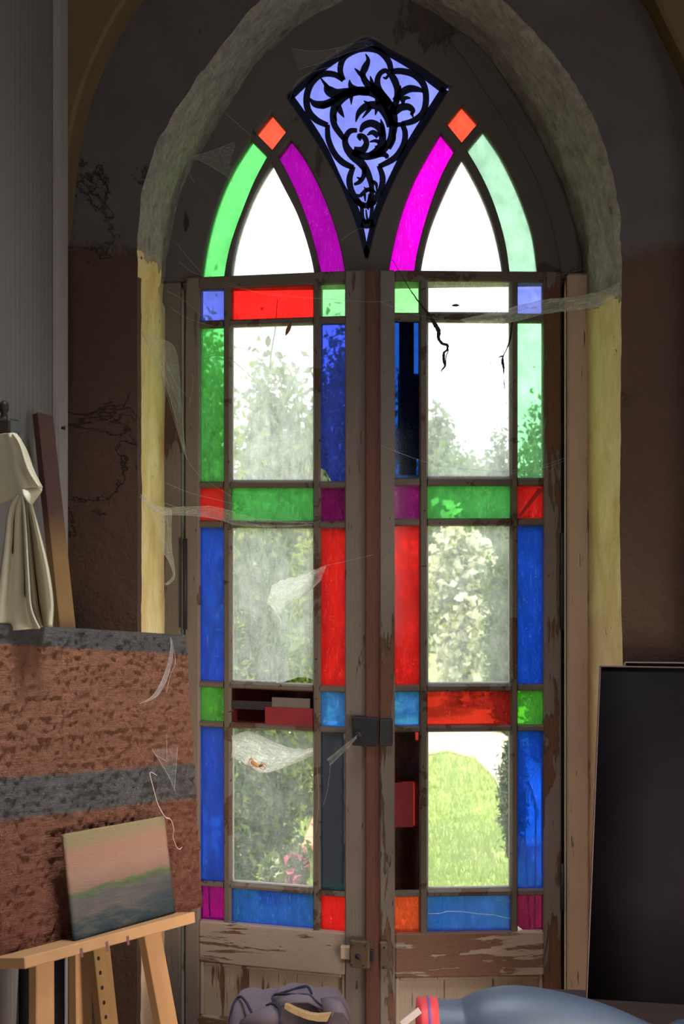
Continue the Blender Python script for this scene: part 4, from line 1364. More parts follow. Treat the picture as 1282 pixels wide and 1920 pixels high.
def m_bigcanvas():
    k = M('painted_burlap')
    uv = k.coord((1, 1, 1), 'UV')
    u, w = k.sep(uv)[0], k.sep(uv)[1]
    wob = k.math('MULTIPLY', k.math('SUBTRACT', k.noise(uv, 14, 5, 0.7), 0.5), 0.022)
    wv = k.math('ADD', w, wob)
    wv = k.math('ADD', wv, k.math('MULTIPLY', u, -0.012))
    n = k.noise(uv, 6, 7, 0.7)
    n2 = k.noise(uv, 40, 5, 0.7)
    warm = k.mix(k.step(w, 0.15, 0.95), (0.74, 0.33, 0.19), (0.36, 0.10, 0.07))
    warm = k.mix(k.math('MULTIPLY', n, 0.75), warm, (0.55, 0.26, 0.165))
    warm = k.mix(k.math('MULTIPLY', k.step(n2, 0.56, 0.70), 0.7), warm, (0.15, 0.05, 0.04))  # dark flecks put the shade of the weave pits into the colour
    grey = k.mix(n, (0.18, 0.16, 0.16), (0.36, 0.325, 0.31))
    grey = k.mix(k.step(n2, 0.62, 0.75), grey, (0.09, 0.075, 0.075))  # same painted pit shade on the grey bands
    b1 = k.step(wv, 0.072, 0.060)
    lo_, hi_ = k.step(wv, 0.470, 0.478), k.step(wv, 0.600, 0.592)
    b2 = k.math('MULTIPLY', lo_, hi_)
    c = k.mix(k.math('MAXIMUM', b1, b2), warm, grey)
    edge = k.math('MULTIPLY', k.step(wv, 0.455, 0.470), k.step(wv, 0.485, 0.475))
    edge2 = k.math('MULTIPLY', k.step(wv, 0.585, 0.600), k.step(wv, 0.612, 0.603))
    c = k.mix(k.math('MULTIPLY', k.math('ADD', edge, edge2), 0.35), c, (0.36, 0.27, 0.20))
    weave = k.math('MULTIPLY', k.math('ADD', k.noise(k.coord((1, 26, 1), 'UV'), 16, 2, 0.5), k.noise(k.coord((26, 1, 1), 'UV'), 16, 2, 0.5)), 0.9)
    lump = k.noise(k.coord((1, 1.4, 1), 'UV'), 55, 4, 0.65)
    slub = k.noise(k.coord((1, 9, 1), 'UV'), 9, 4, 0.7)
    slub2 = k.noise(k.coord((9, 1, 1), 'UV'), 9, 4, 0.7)
    h = k.math('ADD', k.math('ADD', lump, weave), k.math('MULTIPLY', k.math('ADD', slub, slub2), 0.8))
    return k.principled(c, 0.95, k.bump(h, 1.0, 0.045), 0.1)
def dbig(u, w):
    e = 0.012 * max(0.0, hnoise(u * 46, w * 46, 1) - 0.12) - 0.009 * max(0.0, hnoise(u * 52, w * 52, 7) - 0.22) + 0.0026 * hnoise(u * 16, w * 60, 2) + 0.0026 * hnoise(u * 60, w * 16, 3) + 0.006 * hnoise(u * 11, w * 11, 5) + 0.005 * hnoise(u * 3, w * 3, 8)
    # creases: a diagonal fold and a few vertical ones
    for (x0, y0, x1, y1, a, s) in ((0.50, 0.22, 0.70, 0.48, 0.005, 0.014), (0.60, 0.10, 0.62, 0.45, 0.004, 0.010), (0.74, 0.10, 0.88, 0.20, -0.004, 0.02), (0.66, 0.30, 0.66, 0.60, 0.003, 0.01), (0.84, 0.46, 0.86, 0.60, -0.004, 0.008), (0.06, 0.05, 0.06, 0.95, 0.003, 0.012), (0.2, 0.36, 0.62, 0.34, 0.003, 0.010)):
        dx, dy = x1 - x0, y1 - y0
        t = max(0, min(1, ((u - x0) * dx + (w - y0) * dy) / (dx * dx + dy * dy)))
        d2 = (u - x0 - dx * t) ** 2 + (w - y0 - dy * t) ** 2
        e += a * math.exp(-d2 / (s * s))
    m_ = min(u, 1 - u, w, 1 - w)
    return e * min(1, m_ / 0.02 + 0.25) - 0.006 * max(0, 1 - m_ / 0.025) ** 2
quad = [ep(-20, 1166, 0), ep(352, 1190, 0), ep(383, 1700, 0), ep(10, 1806, 0)]
big_p = slab('burlap_painting', quad, 200, 200, NN, 0.026, dbig, m_bigcanvas())
tag(big_p, 'large rough burlap painting of rust red fields and grey bands on the easel', 'painting')
def m_small():
    k = M('small_painted_board')
    uv = k.coord((1, 1, 1), 'UV')
    u, w = k.sep(uv)[0], k.sep(uv)[1]
    n = k.noise(k.coord((1, 3, 1), 'UV'), 5, 7, 0.7)
    wob = k.math('MULTIPLY', k.math('SUBTRACT', k.noise(uv, 4, 5, 0.6), 0.5), 0.20)
    wv = k.math('ADD', w, wob)
    wv = k.math('ADD', wv, k.math('MULTIPLY', u, 0.05))
    c = k.ramp(wv, [(0.0, (0.30, 0.235, 0.12)), (0.12, (0.31, 0.235, 0.13)), (0.20, (0.40, 0.205, 0.135)), (0.42, (0.36, 0.205, 0.145)), (0.54, (0.27, 0.155, 0.115)),
                    (0.585, (0.085, 0.13, 0.05)), (0.63, (0.10, 0.098, 0.085)), (0.78, (0.115, 0.092, 0.088)), (0.86, (0.040, 0.055, 0.060)), (1.0, (0.022, 0.035, 0.045))])
    c = k.mix(k.math('MULTIPLY', k.step(n, 0.45, 0.75), 0.35), c, (0.30, 0.22, 0.16))
    dark = k.math('MULTIPLY', k.step(w, 0.60, 0.68), k.step(u, 0.50, 0.95))
    c = k.mix(k.math('MULTIPLY', dark, 0.6), c, (0.035, 0.052, 0.056))
    return k.principled(c, 0.8, k.bump(k.noise(k.coord((1, 4, 1), 'UV'), 14, 7, 0.75), 0.7, 0.005), 0.2)
quad = [ep(120, 1564, 0.040), ep(308.5, 1530, 0.028), ep(329, 1711, 0.040), ep(142, 1766, 0.058)]
small_p = slab('landscape_painting', quad, 40, 40, NN, 0.008, lambda u, w: 0.0010 * hnoise(u * 30, w * 60, 3), m_small())
tag(small_p, 'small unframed landscape painting, salmon above and slate grey below, on the easel ledge', 'painting')
M_EASEL = m_plain('easel_pine', (0.44, 0.235, 0.105), 0.6, 0.3, 7, 0.25, 0.35, stretch=(1, 1, 0.3))
def m_mast():
    k = M('mast_wood')
    v = k.coord()
    z = k.sep(v)[2]
    n = k.noise(k.coord((8, 8, 0.8)), 6, 5, 0.6)
    t = k.step(k.math('ADD', z, k.math('MULTIPLY', n, 0.06)), 1.53, 1.64)
    c = k.mix(t, k.mix(n, (0.18, 0.095, 0.034), (0.29, 0.165, 0.058)), k.mix(n, (0.045, 0.018, 0.012), (0.085, 0.034, 0.022)))
    return k.principled(c, 0.6, k.bump(n, 0.25, 0.002), 0.35)
easel = empty('easel', (0, 0, 0))
ground = at_z(160, 2300, 0)
def beam(name, p0, p1, wdir, tdir, w, t, mat, parent, bevel=0.0015):
    """rectangular timber from p0 to p1"""
    p0, p1 = Vector(p0), Vector(p1)
    ax = (p1 - p0).normalized()
    wd_ = (Vector(wdir) - ax * Vector(wdir).dot(ax)).normalized()
    td_ = ax.cross(wd_).normalized()
    if td_.dot(Vector(tdir)) < 0:
        td_ = -td_
    v = [p + wd_ * sx * w / 2 + td_ * sy * t / 2 for p in (p0, p1) for sx, sy in ((-1, -1), (1, -1), (1, 1), (-1, 1))]
    f = [(0, 3, 2, 1), (4, 5, 6, 7), (0, 1, 5, 4), (1, 2, 6, 5), (2, 3, 7, 6), (3, 0, 4, 7)]
    o = mk(name, v, f, mat, parent)
    return bevel_obj(o, bevel)
# ledge: a batten whose top edge catches the light
l0, l1 = ep(46.5, 1806, 0.075), ep(366, 1719.5, 0.075)
lt0, lt1 = ep(46, 1795, 0.082), ep(365.5, 1709.5, 0.082)
lb0, lb1 = ep(47.5, 1817, 0.082), ep(366.5, 1730, 0.082)
v = []
for a in (lt0, lt1, lb1, lb0):
    v += [a, a - NN * 0.075]
f = [(0, 2, 4, 6), (1, 7, 5, 3), (0, 1, 3, 2), (4, 5, 7, 6), (2, 3, 5, 4), (0, 6, 7, 1)]
ledge = recalc(mk('ledge', v, f, M_EASEL, easel))
bevel_obj(ledge, 0.0015)
# paint drips on the ledge
M_DRIP = m_plain('dried_paint', (0.16, 0.075, 0.07), 0.5, 0.3, 20, 0.2)
for px, py, h in ((152, 1778, 17), (200, 1765, 19), (239, 1755, 17)):
    a = ep(px, py, 0.0826)
    b = ep(px + 2, py + h, 0.0826)
    beam('paint_drip', a, b, D1, NN, 0.007, 0.0012, M_DRIP, ledge, 0.0004)
mt, mbm = ep(80, 778, -0.12), ep(200, 1920, -0.045)
mdir = (mbm - mt).normalized()
mfoot = mt + mdir * (mt.z / -mdir.z)
mast = beam('mast', mfoot, mt, D1, NN, 0.050, 0.020, m_mast(), easel, 0.002)
mast['label'] = 'upright mast, dark reddish at the top and yellow pine below'
# peg holes along the mast: black discs painting the shade inside
nrm_m = (NN - mdir * NN.dot(mdir)).normalized()
for py in (1797, 1824, 1852, 1880, 1907):
    q = at_plane(184.5 + (py - 1797) * 0.126, py, mt + nrm_m * 0.0101, nrm_m)
    v, f = tube_vf([q - nrm_m * 0.004, q + nrm_m * 0.0004], 0.0042, 10)
    mk('peg_hole_disc', v, f, M_GAP_SHADE, mast)
def leg(pa, pb, oa, ob, w, t):
    a, b = ep(*pa, oa), ep(*pb, ob)
    d = (b - a).normalized()
    a2 = a - d * 0.02
    foot = a + d * (a.z / -d.z)
    beam('leg', foot, a2, D1, NN, w, t, M_EASEL, easel, 0.002)
leg((280, 1752), (311, 1920), -0.055, -0.055, 0.056, 0.022)
leg((78, 1800), (78, 1920), -0.055, -0.06, 0.050, 0.022)
leg((150, 1792), (151, 1920), -0.095, -0.10, 0.048, 0.022)
tag(easel, 'pale wooden studio easel with a drilled mast and a narrow ledge', 'easel')

# ------------------------------------------------------------------ HANGING CLOTH AND PEG ON THE LEFT WALL
def zwall(px):
    d = ray(px, 900)
    return (XL - CAM.x) / d.x
M_CLOTH = m_plain('cream_cloth', (0.72, 0.65, 0.47), 0.9, 0.12, 5, 0.25, 0.1)
cloth = empty('hanging_cloth', at_depth(20, 1172, 2.30))
def cp(px, py, bump=0.0):
    Zr = 2.36 - bump
    return at_depth(px, py, Zr) - cloth.location
def sheet(name, left, right, depthf, nu=14, nv=30):
    Ls, Rs = catmull(left, 8), catmull(right, 8)
    def samp(S, t):
        x = t * (len(S) - 1)
        i = min(int(x), len(S) - 2)
        return S[i] * (1 - (x - i)) + S[i + 1] * (x - i)
    P = []
    for i in range(nv + 1):
        w = i / nv
        a, b = samp(Ls, w), samp(Rs, w)
        P.append([cp(*(a * (1 - j / nu) + b * (j / nu)), depthf(j / nu, w)) for j in range(nu + 1)])
    return grid(name, P, M_CLOTH, cloth, 0.003)
# the gathered upper part, its lit ridge running down to the knot
sheet('hood', [(-60, 820), (-60, 870), (-60, 920), (-50, 965)], [(24, 811), (40, 824), (56, 868), (79, 915)],
      lambda u, w: 0.05 * u ** 2 + 0.035 * math.sin(u * 9 + w * 1.2) * (0.3 + 0.7 * w) - 0.06 * (1 - w) * (1 - u) ** 2 + 0.012 * math.sin(u * 23 + w * 3))
sheet('fold', [(24, 811), (38, 832), (54, 880), (74, 912)], [(32, 813), (50, 842), (64, 880), (79, 915)], lambda u, w: 0.07 - 0.11 * u + 0.02 * w, 6, 16)
sheet('knot', [(42, 916), (44, 926), (52, 940), (58, 946)], [(79, 914), (78, 922), (68, 936), (60, 947)], lambda u, w: 0.075 - 0.07 * u ** 1.5 + 0.025 * math.sin(w * 3.1), 8, 12)
sheet('skirt', [(34, 928), (18, 955), (9, 1020), (0, 1090), (-14, 1185)], [(44, 928), (49, 975), (55, 1080), (60, 1140), (76, 1178)],
      lambda u, w: 0.02 + 0.06 * math.exp(-((u - 0.97) / 0.07) ** 2) + 0.035 * math.exp(-((u - 0.12) / 0.13) ** 2) - 0.012 * math.sin(u * 9))
sheet('tail', [(49, 936), (52, 1000), (58, 1090), (64, 1142), (76, 1176)], [(58, 945), (73, 1000), (89, 1065), (98, 1130), (96, 1176)],
      lambda u, w: -0.02 + 0.05 * math.exp(-((u - 0.9) / 0.18) ** 2) - 0.045 * math.exp(-((u - 0.3) / 0.2) ** 2) + 0.05 * max(0, w - 0.8), 12, 30)
tag(cloth, 'cream cloth gathered in a knot, hanging from the dark wooden peg', 'cloth')
peg = empty('coat_peg', at_depth(8, 800, 2.40))
M_PEG = m_plain('dark_peg_wood', (0.022, 0.014, 0.012), 0.5, 0.4, 12, 0.2, 0.4)
pb = at_depth(8, 770, 2.40) - peg.location
prof = [(-0.030, 0.026), (-0.012, 0.028), (-0.008, 0.014), (0.006, 0.009), (0.012, 0.013), (0.020, 0.0145), (0.028, 0.012), (0.033, 0.004)]
v, f = tube_vf([pb + Vector((0, 0, -0.012 + h)) for h, r in prof], [r * 0.72 for h, r in prof], 16)
mk('finial', v, f, M_PEG, peg, True)
a = at_depth(-14, 786, 2.41) - peg.location
b = at_depth(30, 815, 2.41) - peg.location
xw = XL - peg.location.x
mb = MB()
mb.add(*box_vf(xw, b.x, a.y - 0.03, a.y + 0.03, b.z, a.z))
bevel_obj(mb.build('bracket', M_PEG, peg), 0.004)
tag(peg, 'dark wooden peg with a ball finial fixed to the striped wall', 'peg')
nl = at_y(107, 803, Y_ARCH - 0.06)
nl = Vector((XL + 0.016, Y_ARCH - 0.055, nl.z))
v, f = tube_vf([nl + Vector((-0.012, 0, 0)), nl + Vector((0.006, 0, 0.001)), nl + Vector((0.007, 0, 0.001)), nl + Vector((0.009, 0, 0.001))], [0.003, 0.003, 0.006, 0.005], 10)
nob = mk('nail', v, f, M_IRON, None, True)
tag(nob, 'small dark nail in the pale corner trim', 'nail')

# dark canvas leaning on the left wall behind the easel legs
dq = [at_depth(42, 1780, 2.64), at_depth(121, 1780, 2.70), at_depth(121, 2090, 2.62), at_depth(42, 2090, 2.54)]
dq[2].z = dq[3].z = 0.0
dn = (dq[1] - dq[0]).cross(dq[3] - dq[0]).normalized()
if dn.dot(CAM - dq[0]) < 0:
    dn = -dn
M_BLACKGLOSS = m_plain('dark_gloss', (0.009, 0.007, 0.009), 0.60, 0.4, 6, 0.03, 0.05)
dark_c = empty('stacked_canvas', dq[3])
for q in dq:
    q -= dark_c.location
slab('board', dq, 4, 4, dn, 0.02, lambda u, w: 0.0, M_BLACKGLOSS, dark_c)
tube('edge_strip', [dq[1] + dn * 0.002, dq[2] + dn * 0.002], 0.0016, m_plain('bluish_edge', (0.20, 0.20, 0.30), 0.5, 0.2, 20, 0.1), dark_c, 6)
tag(dark_c, 'black board with a thin bluish edge leaning behind the easel legs', 'board')

# ------------------------------------------------------------------ DARK PANELS, TABLE, BOOT
ZT_ = 0.50
M_TABLE = m_plain('black_brown_wood', (0.030, 0.018, 0.015), 0.6, 0.4, 8, 0.2, 0.3, stretch=(0.5, 6, 1))
tab = empty('low_table', (0, 0, 0))
bl = at_depth(915, 1872, 2.70)
tx0, tx1 = bl.x, XR - 0.15
ty1 = at_depth(1100, 1872, 2.70).y + 0.005
ty0 = ty1 - 0.62
tab.location = (tx0, ty0, 0)
box('table_top', 0, tx1 - tx0, 0, ty1 - ty0, ZT_ - 0.035, ZT_, M_TABLE, tab, 0.004)
box('apron', 0.05, tx1 - tx0 - 0.05, 0.04, 0.06, ZT_ - 0.11, ZT_ - 0.035, M_TABLE, tab, 0.002)
for i in (0, 1):
    for j in (0, 1):
        x = 0.04 + i * (tx1 - tx0 - 0.13)
        y = 0.03 + j * (ty1 - ty0 - 0.11)
        box('leg', x, x + 0.05, y, y + 0.05, 0, ZT_ - 0.035, M_TABLE, tab, 0.003)
tag(tab, 'low black brown table carrying the boot and the dark panels', 'table')
def leaning(name, tl, tr, br, bl_, thick, mat, label, edge):
    q = [at_depth(*tl), at_depth(*tr), at_depth(*br), at_depth(*bl_)]
    for p in q[2:]:
        p.z = ZT_ + 0.001
    root = empty(name, q[3])
    q = [p - root.location for p in q]
    nr = (q[1] - q[0]).cross(q[3] - q[0]).normalized()
    if nr.dot(CAM - root.location) < 0:
        nr = -nr
    slab('panel', q, 3, 3, nr, thick, lambda u, w: 0.0, mat, root)
    for a, b in ((q[0], q[1]), (q[0], q[3])):
        d = (b - a).normalized()
        beam('edge_strip', a + d * 0.001, b - d * 0.001, nr, nr.cross(d), thick * 1.02, 0.003, edge, root, 0.0006)
    tag(root, label, 'board')
    return root
M_EDGE = m_plain('pinkish_edge', (0.10, 0.06, 0.055), 0.6, 0.3, 20, 0.1)  # strip along the board's rim, paler than its face
leaning('glossy_board', (1125, 1249, 2.715), (1440, 1254, 2.70), (1440, 1890, 2.60), (1099, 1872, 2.655), 0.008, M_BLACKGLOSS, 'tall glossy black panel with a thin pale edge leaning right of the window', M_EDGE)
leaning('brown_board', (1171, 1242, 2.765), (1470, 1245, 2.745), (1470, 1890, 2.66), (1150, 1872, 2.69), 0.012, M_TABLE, 'dull brown panel behind the glossy black one, only its top edge showing', m_plain('lit_edge', (0.30, 0.24, 0.20), 0.8, 0.2, 20, 0.1))  # pale strip paints the light on this board's top edge
# boot lying on its side
M_RUBBER = m_plain('blue_black_rubber', (0.038, 0.055, 0.090), 0.55, 0.25, 30, 0.12, 0.7)
boot = empty('rubber_boot', (0, 0, 0))
ZB = 2.36
secs = [(786, 1877), (820, 1877), (850, 1878), (872, 1877), (893, 1869), (912, 1861), (932, 1856), (960, 1853), (985, 1854), (1020, 1859), (1060, 1867), (1110, 1880), (1160, 1898), (1205, 1917), (1245, 1930)]
pts, rad = [], []
for x, yt in secs:
    zt = at_depth(x, yt, ZB).z
    r = (zt - ZT_ - 0.001) / 2
    p = at_depth(x, yt, ZB)
    pts.append(Vector((p.x, p.y, ZT_ + 0.001 + r)))
    rad.append(r)
boot.location = (pts[7].x, pts[7].y, ZT_)
pts = [p - boot.location for p in pts]
q = pts[-1]
# the foot turns towards the room
for dx, dy, r in ((0.04, -0.02, 0.047), (0.06, -0.07, 0.048), (0.06, -0.13, 0.045), (0.055, -0.19, 0.042), (0.05, -0.23, 0.030), (0.048, -0.245, 0.010)):
    pts.append(Vector((q.x + dx, q.y + dy, r + 0.001)))
    rad.append(r)
S = catmull([np.array([*p, r]) for p, r in zip(pts, rad)], 4)
v, f = tube_vf([s[:3] for s in S], [s[3] for s in S], 28)
mk('shaft', v, f, M_RUBBER, boot, True)
M_REDBAND = m_plain('red_band', (0.52, 0.035, 0.040), 0.55, 0.2, 30, 0.1, 0.4)
def ring(name, i0, i1, grow_, mat):
    a, b = pts[0] + (pts[1] - pts[0]) * i0, pts[0] + (pts[1] - pts[0]) * i1
    r = rad[0]
    n_ = 5
    P = [a + (b - a) * (k / n_) for k in range(n_ + 1)]
    rr = [r + grow_ * (0.6 if k in (0, n_) else 1.0) for k in range(n_ + 1)]
    rr = [q_ if q_ < 9 else 9 for q_ in rr]
    v, f = tube_vf(P, rr, 28, True)
    v = [Vector((p.x, p.y, max(p.z, 0.0006))) for p in v]
    return mk(name, v, f, mat, boot, True)
ring('cuff', -0.10, 1.0, 0.0042, M_REDBAND)
ring('stripe', 0.40, 0.60, 0.0050, m_plain('purple_band', (0.12, 0.06, 0.22), 0.55, 0.2, 30, 0.1, 0.4))
beam('pull_strap', at_depth(787, 1894, ZB - 0.066) - boot.location, at_depth(752, 1921, ZB - 0.075) - boot.location, (0, 0.3, 1), (0, 1, 0), 0.013, 0.003, m_plain('pale_strap', (0.42, 0.34, 0.31), 0.7, 0.2, 30, 0.1), boot, 0.0008)
tag(boot, 'dark blue rubber boot with a red top band lying on the low table', 'boot')

# ------------------------------------------------------------------ BAG AND TAN SLAB AT THE FOOT OF THE DOOR
M_BAG = m_plain('plum_grey_canvas', (0.17, 0.13, 0.155), 0.8, 0.25, 16, 0.25, 0.25)
M_BAGDARK = m_plain('navy_trim', (0.030, 0.026, 0.060), 0.7, 0.3, 20, 0.2, 0.3)
bag = empty('travel_bag', (0, 0, 0))
ZBAG = 2.98
bc = at_depth(545, 1900, ZBAG)
bag.location = (bc.x, bc.y, 0)
top_px = [(428, 1925), (431, 1900), (438, 1880), (449, 1868), (478, 1872), (506, 1872), (524, 1864), (552, 1860), (576, 1862), (600, 1866), (620, 1865), (634, 1869), (646, 1882), (655, 1900), (661, 1925)]
S = catmull(top_px, 5)
NS = 26
P = []
for s in S:
    p = at_depth(s[0], s[1], ZBAG) - bag.location
    row = []
    u = (s[0] - 428) / (661 - 428)
    hd = 0.16 * (max(0.02, 1 - abs(2 * u - 1) ** 5)) ** 0.5
    for k in range(NS + 1):
        a = math.pi * k / NS
        c, sn = math.cos(a), math.sin(a)
        yy = -math.copysign(abs(c) ** 0.75, c) * hd
        zz = p.z * max(0.0, sn) ** 0.38
        dip = 0.0
        if c > 0:   # room side: soft folds and a sunken top
            dip = 0.03 * math.sin(u * 15 + a * 2.0) * sn * c + 0.016 * math.sin(u * 31 + 2) * sn * c
            dip -= 0.085 * math.exp(-((u - 0.60) / 0.20) ** 2) * math.exp(-((a - 1.0) / 0.45) ** 2)
            dip += 0.02 * math.exp(-((u - 0.28) / 0.10) ** 2) * math.exp(-((a - 0.9) / 0.4) ** 2)
        row.append((p.x, yy + 0.01 * hnoise(u * 7, a * 2, 3), max(0.0, zz + dip * 0.8 + 0.006 * hnoise(u * 14, a * 5, 1) * sn)))
    P.append(row)
body = grid('body', P, M_BAG, bag)
def bagp(px, py, dz=0.0):
    return at_depth(px, py, ZBAG + dz) - bag.location
def piping(name, q, r, mat=M_BAGDARK):
    return tube(name, catmull([bagp(*w) for w in q], 6), r, mat, bag, 8)
piping('piping', [(430, 1925, -0.05), (434, 1895, -0.03), (443, 1874, -0.012), (452, 1869, -0.02), (462, 1880, -0.08), (472, 1900, -0.13)], 0.0035)
piping('piping', [(500, 1886, -0.13), (514, 1882, -0.14), (524, 1894, -0.15), (523, 1912, -0.17), (530, 1925, -0.18)], 0.0042)
# open top flap and its folded handle
fl_l = [(511, 1868), (513, 1878), (518, 1890), (524, 1898)]
def flap(name, rows, mat):
    P = []
    for rw in rows:
        P.append([bagp(*w) for w in rw])
    o = grid(name, P, mat, bag, 0.004)
    return o
flap('flap', [[(512, 1872, -0.02), (530, 1863, -0.02), (552, 1855, -0.01), (574, 1850, 0.0), (584, 1866, -0.01), (596, 1880, -0.02)],
              [(516, 1876, -0.09), (534, 1868, -0.10), (556, 1862, -0.10), (578, 1862, -0.09), (590, 1876, -0.09), (604, 1886, -0.09)],
              [(522, 1888, -0.13), (538, 1880, -0.14), (558, 1878, -0.14), (580, 1878, -0.14), (594, 1886, -0.13), (606, 1894, -0.12)]], M_BAG)
piping('handle', [(518, 1888, -0.12), (511, 1874, -0.08), (514, 1866, -0.06), (526, 1864, -0.07), (552, 1865, -0.10), (578, 1866, -0.10), (590, 1876, -0.10), (603, 1887, -0.10)], 0.0035)
piping('handle', [(513, 1866, -0.03), (540, 1858, -0.02), (574, 1849, -0.005), (584, 1864, -0.02)], 0.0035)
flap('side_fold', [[(600, 1872, -0.06), (620, 1868, -0.05), (636, 1872, -0.05), (648, 1888, -0.05)], [(604, 1886, -0.12), (622, 1876, -0.13), (640, 1880, -0.13), (654, 1900, -0.12)], [(612, 1925, -0.17), (626, 1896, -0.17), (644, 1898, -0.17), (660, 1925, -0.15)]], M_BAG)
flap('front_fold', [[(452, 1912, -0.14), (470, 1900, -0.15), (490, 1890, -0.15), (508, 1884, -0.15), (520, 1892, -0.155)], [(446, 1922, -0.16), (468, 1908, -0.19), (490, 1899, -0.20), (510, 1893, -0.19), (522, 1904, -0.175)], [(444, 1935, -0.16), (470, 1930, -0.19), (492, 1930, -0.19), (510, 1930, -0.19), (524, 1930, -0.175)]], M_BAG)
tag(bag, 'slumped plum grey travel bag at the foot of the left leaf', 'bag')
M_TAN = m_plain('tan_crumbly', (0.50, 0.335, 0.165), 0.9, 0.35, 30, 0.7, 0.15)
topl = [(533, 1886), (540, 1884), (556, 1892), (575, 1899), (596, 1903), (621, 1899)]
botl = [(532, 1891), (545, 1899), (562, 1907), (580, 1913), (603, 1916), (613, 1915)]
tl_, bl2 = catmull(topl, 3), catmull(botl, 3)
v, f = [], []
sl0 = at_depth(575, 1910, ZBAG - 0.17)
for a, b in zip(tl_, bl2):
    for (q_, dz) in ((a, -0.195), (a, -0.135), (b, -0.135), (b, -0.195)):
        w_ = at_depth(q_[0] + (1.0 if dz > -0.16 else 0), q_[1] - (4 if dz > -0.16 else 0), ZBAG + dz) - sl0
        v.append(w_ + Vector((0, 0, 0.0015 * hnoise(q_[0] * 0.2, q_[1] * 0.3, dz * 9))))
n = len(tl_)
for i in range(n - 1):
    for k in range(4):
        f.append((i * 4 + k, i * 4 + (k + 1) % 4, i * 4 + 4 + (k + 1) % 4, i * 4 + 4 + k))
f += [(0, 3, 2, 1), ((n - 1) * 4, (n - 1) * 4 + 1, (n - 1) * 4 + 2, (n - 1) * 4 + 3)]
tan = recalc(mk('tan_slab', v, f, M_TAN, None))
tan.location = sl0
bevel_obj(tan, 0.002)
tag(tan, 'curved crumbly tan slab lying on top of the travel bag', 'slab')

# ------------------------------------------------------------------ COBWEBS, DEAD LEAVES, DRIED ROOTS, SPIDER
def PT(q):
    """picture point plus depth: a number is a distance behind the frame plane, L / R a door leaf"""
    px, py, d = q
    if isinstance(d, tuple):
        lf = L if d[0] == 'L' else Rr
        return lf['MI'] @ lf['loc'](px, py, d[1])
    return at_y(px, py, d)
M_THREAD = m_plain('web_thread', (0.55, 0.55, 0.53), 0.7, 0.05, 10, 0.0, 0.2)
_webs = {}
def web(label, sheets, threads=(), dens=0.6, seed=0.0, stretch=(1, 3, 1), sub=10):
    first = PT(sheets[0][0][0]) if sheets else PT(threads[0][0])
    root = empty('cobweb', first)
    m_ = m_web('web_silk', dens, stretch, seed)
    for up_, lo_ in sheets:
        A = catmull([PT(q) - first for q in up_], sub)
        B = catmull([PT(q) - first for q in lo_], sub)
        n_ = min(len(A), len(B))
        if len(A) != len(B):
            B = [np.array(B[int(i * (len(B) - 1) / (n_ - 1))]) for i in range(n_)]
            A = [np.array(A[int(i * (len(A) - 1) / (n_ - 1))]) for i in range(n_)]
        P = []
        for t in np.linspace(0, 1, 9):
            sag = 0.012 * math.sin(math.pi * t)
            P.append([tuple(a * (1 - t) + b * t + np.array([0, sag, 0.004 * hnoise(i * 0.3, t * 4, seed)])) for i, (a, b) in enumerate(zip(A, B))])
        grid('web_sheet', P, m_, root)
    mb = MB()
    for th in threads:
        pts = catmull([PT(q) - first for q in th], 6)
        mk('web_thread', *tube_vf(pts, 0.00032, 4), M_THREAD, root, True)
    # hem threads along the sheet edges
    for up_, lo_ in sheets:
        for e in (up_, lo_):
            pts = catmull([PT(q) - first for q in e], 6)
            mk('web_thread', *tube_vf(pts, 0.00028, 4), M_THREAD, root, True)
    tag(root, label, 'cobweb', 'cobwebs hung in the window recess')
    return root
web('hanging cobweb curtain on the left reveal beside the tall green pane',
    [([(264, 620, -.43), (300, 634, -.30), (330, 660, -.12), (340, 760, -.07), (346, 850, -.06)], [(264, 622, -.43), (296, 680, -.32), (322, 760, -.15), (338, 820, -.09), (350, 862, -.07)])],
    [[(346, 850, -.06), (372, 890, ('L', -.012)), (432, 930, ('L', -.012))], [(300, 650, -.3), (330, 720, -.1), (350, 740, -.06)], [(264, 622, -.43), (300, 700, -.3), (345, 850, -.08)]], 0.55, 1.0)
web('long cobweb sheet from the left reveal across the small red pane',
    [([(258, 924, -.43), (300, 950, -.33), (350, 950, -.16), (400, 950, -.08), (440, 960, ('L', -.014))], [(258, 928, -.43), (300, 962, -.33), (350, 966, -.16), (400, 972, -.08), (440, 984, ('L', -.014))]),
     ([(440, 962, ('L', -.014)), (490, 972, ('L', -.012)), (550, 978, ('L', -.012)), (590, 980, ('L', -.012))], [(440, 984, ('L', -.014)), (490, 988, ('L', -.012)), (550, 987, ('L', -.012)), (590, 983, ('L', -.012))])],
    [[(310, 905, -.25), (360, 925, -.1), (440, 945, ('L', -.012)), (560, 975, ('L', -.012))], [(258, 926, -.43), (360, 960, -.12), (470, 990, ('L', -.012))]], 0.75, 2.0)
web('drooping cobweb tail below the long sheet on the left reveal',
    [([(278, 948, -.38), (292, 985, -.36), (304, 1030, -.30), (318, 1056, -.20), (324, 1080, -.16), (308, 1096, -.2)], [(322, 955, -.2), (321, 990, -.2), (322, 1030, -.18), (326, 1056, -.16), (327, 1084, -.15), (312, 1098, -.2)])], [], 0.75, 3.0, (1, 3, 1))
web('green tinged cobweb fan at the top of the left green arched pane',
    [([(358, 292, -.16), (380, 288, -.10), (410, 278, -.05), (440, 266, -.016)], [(358, 294, -.16), (385, 306, -.10), (412, 322, -.05), (436, 340, -.016)])],
    [[(360, 288, -.16), (362, 240, -.2)], [(422, 212, -.10), (470, 254, -.016)], [(358, 292, -.16), (356, 325, -.14), (364, 342, -.12)]], 0.55, 4.0)
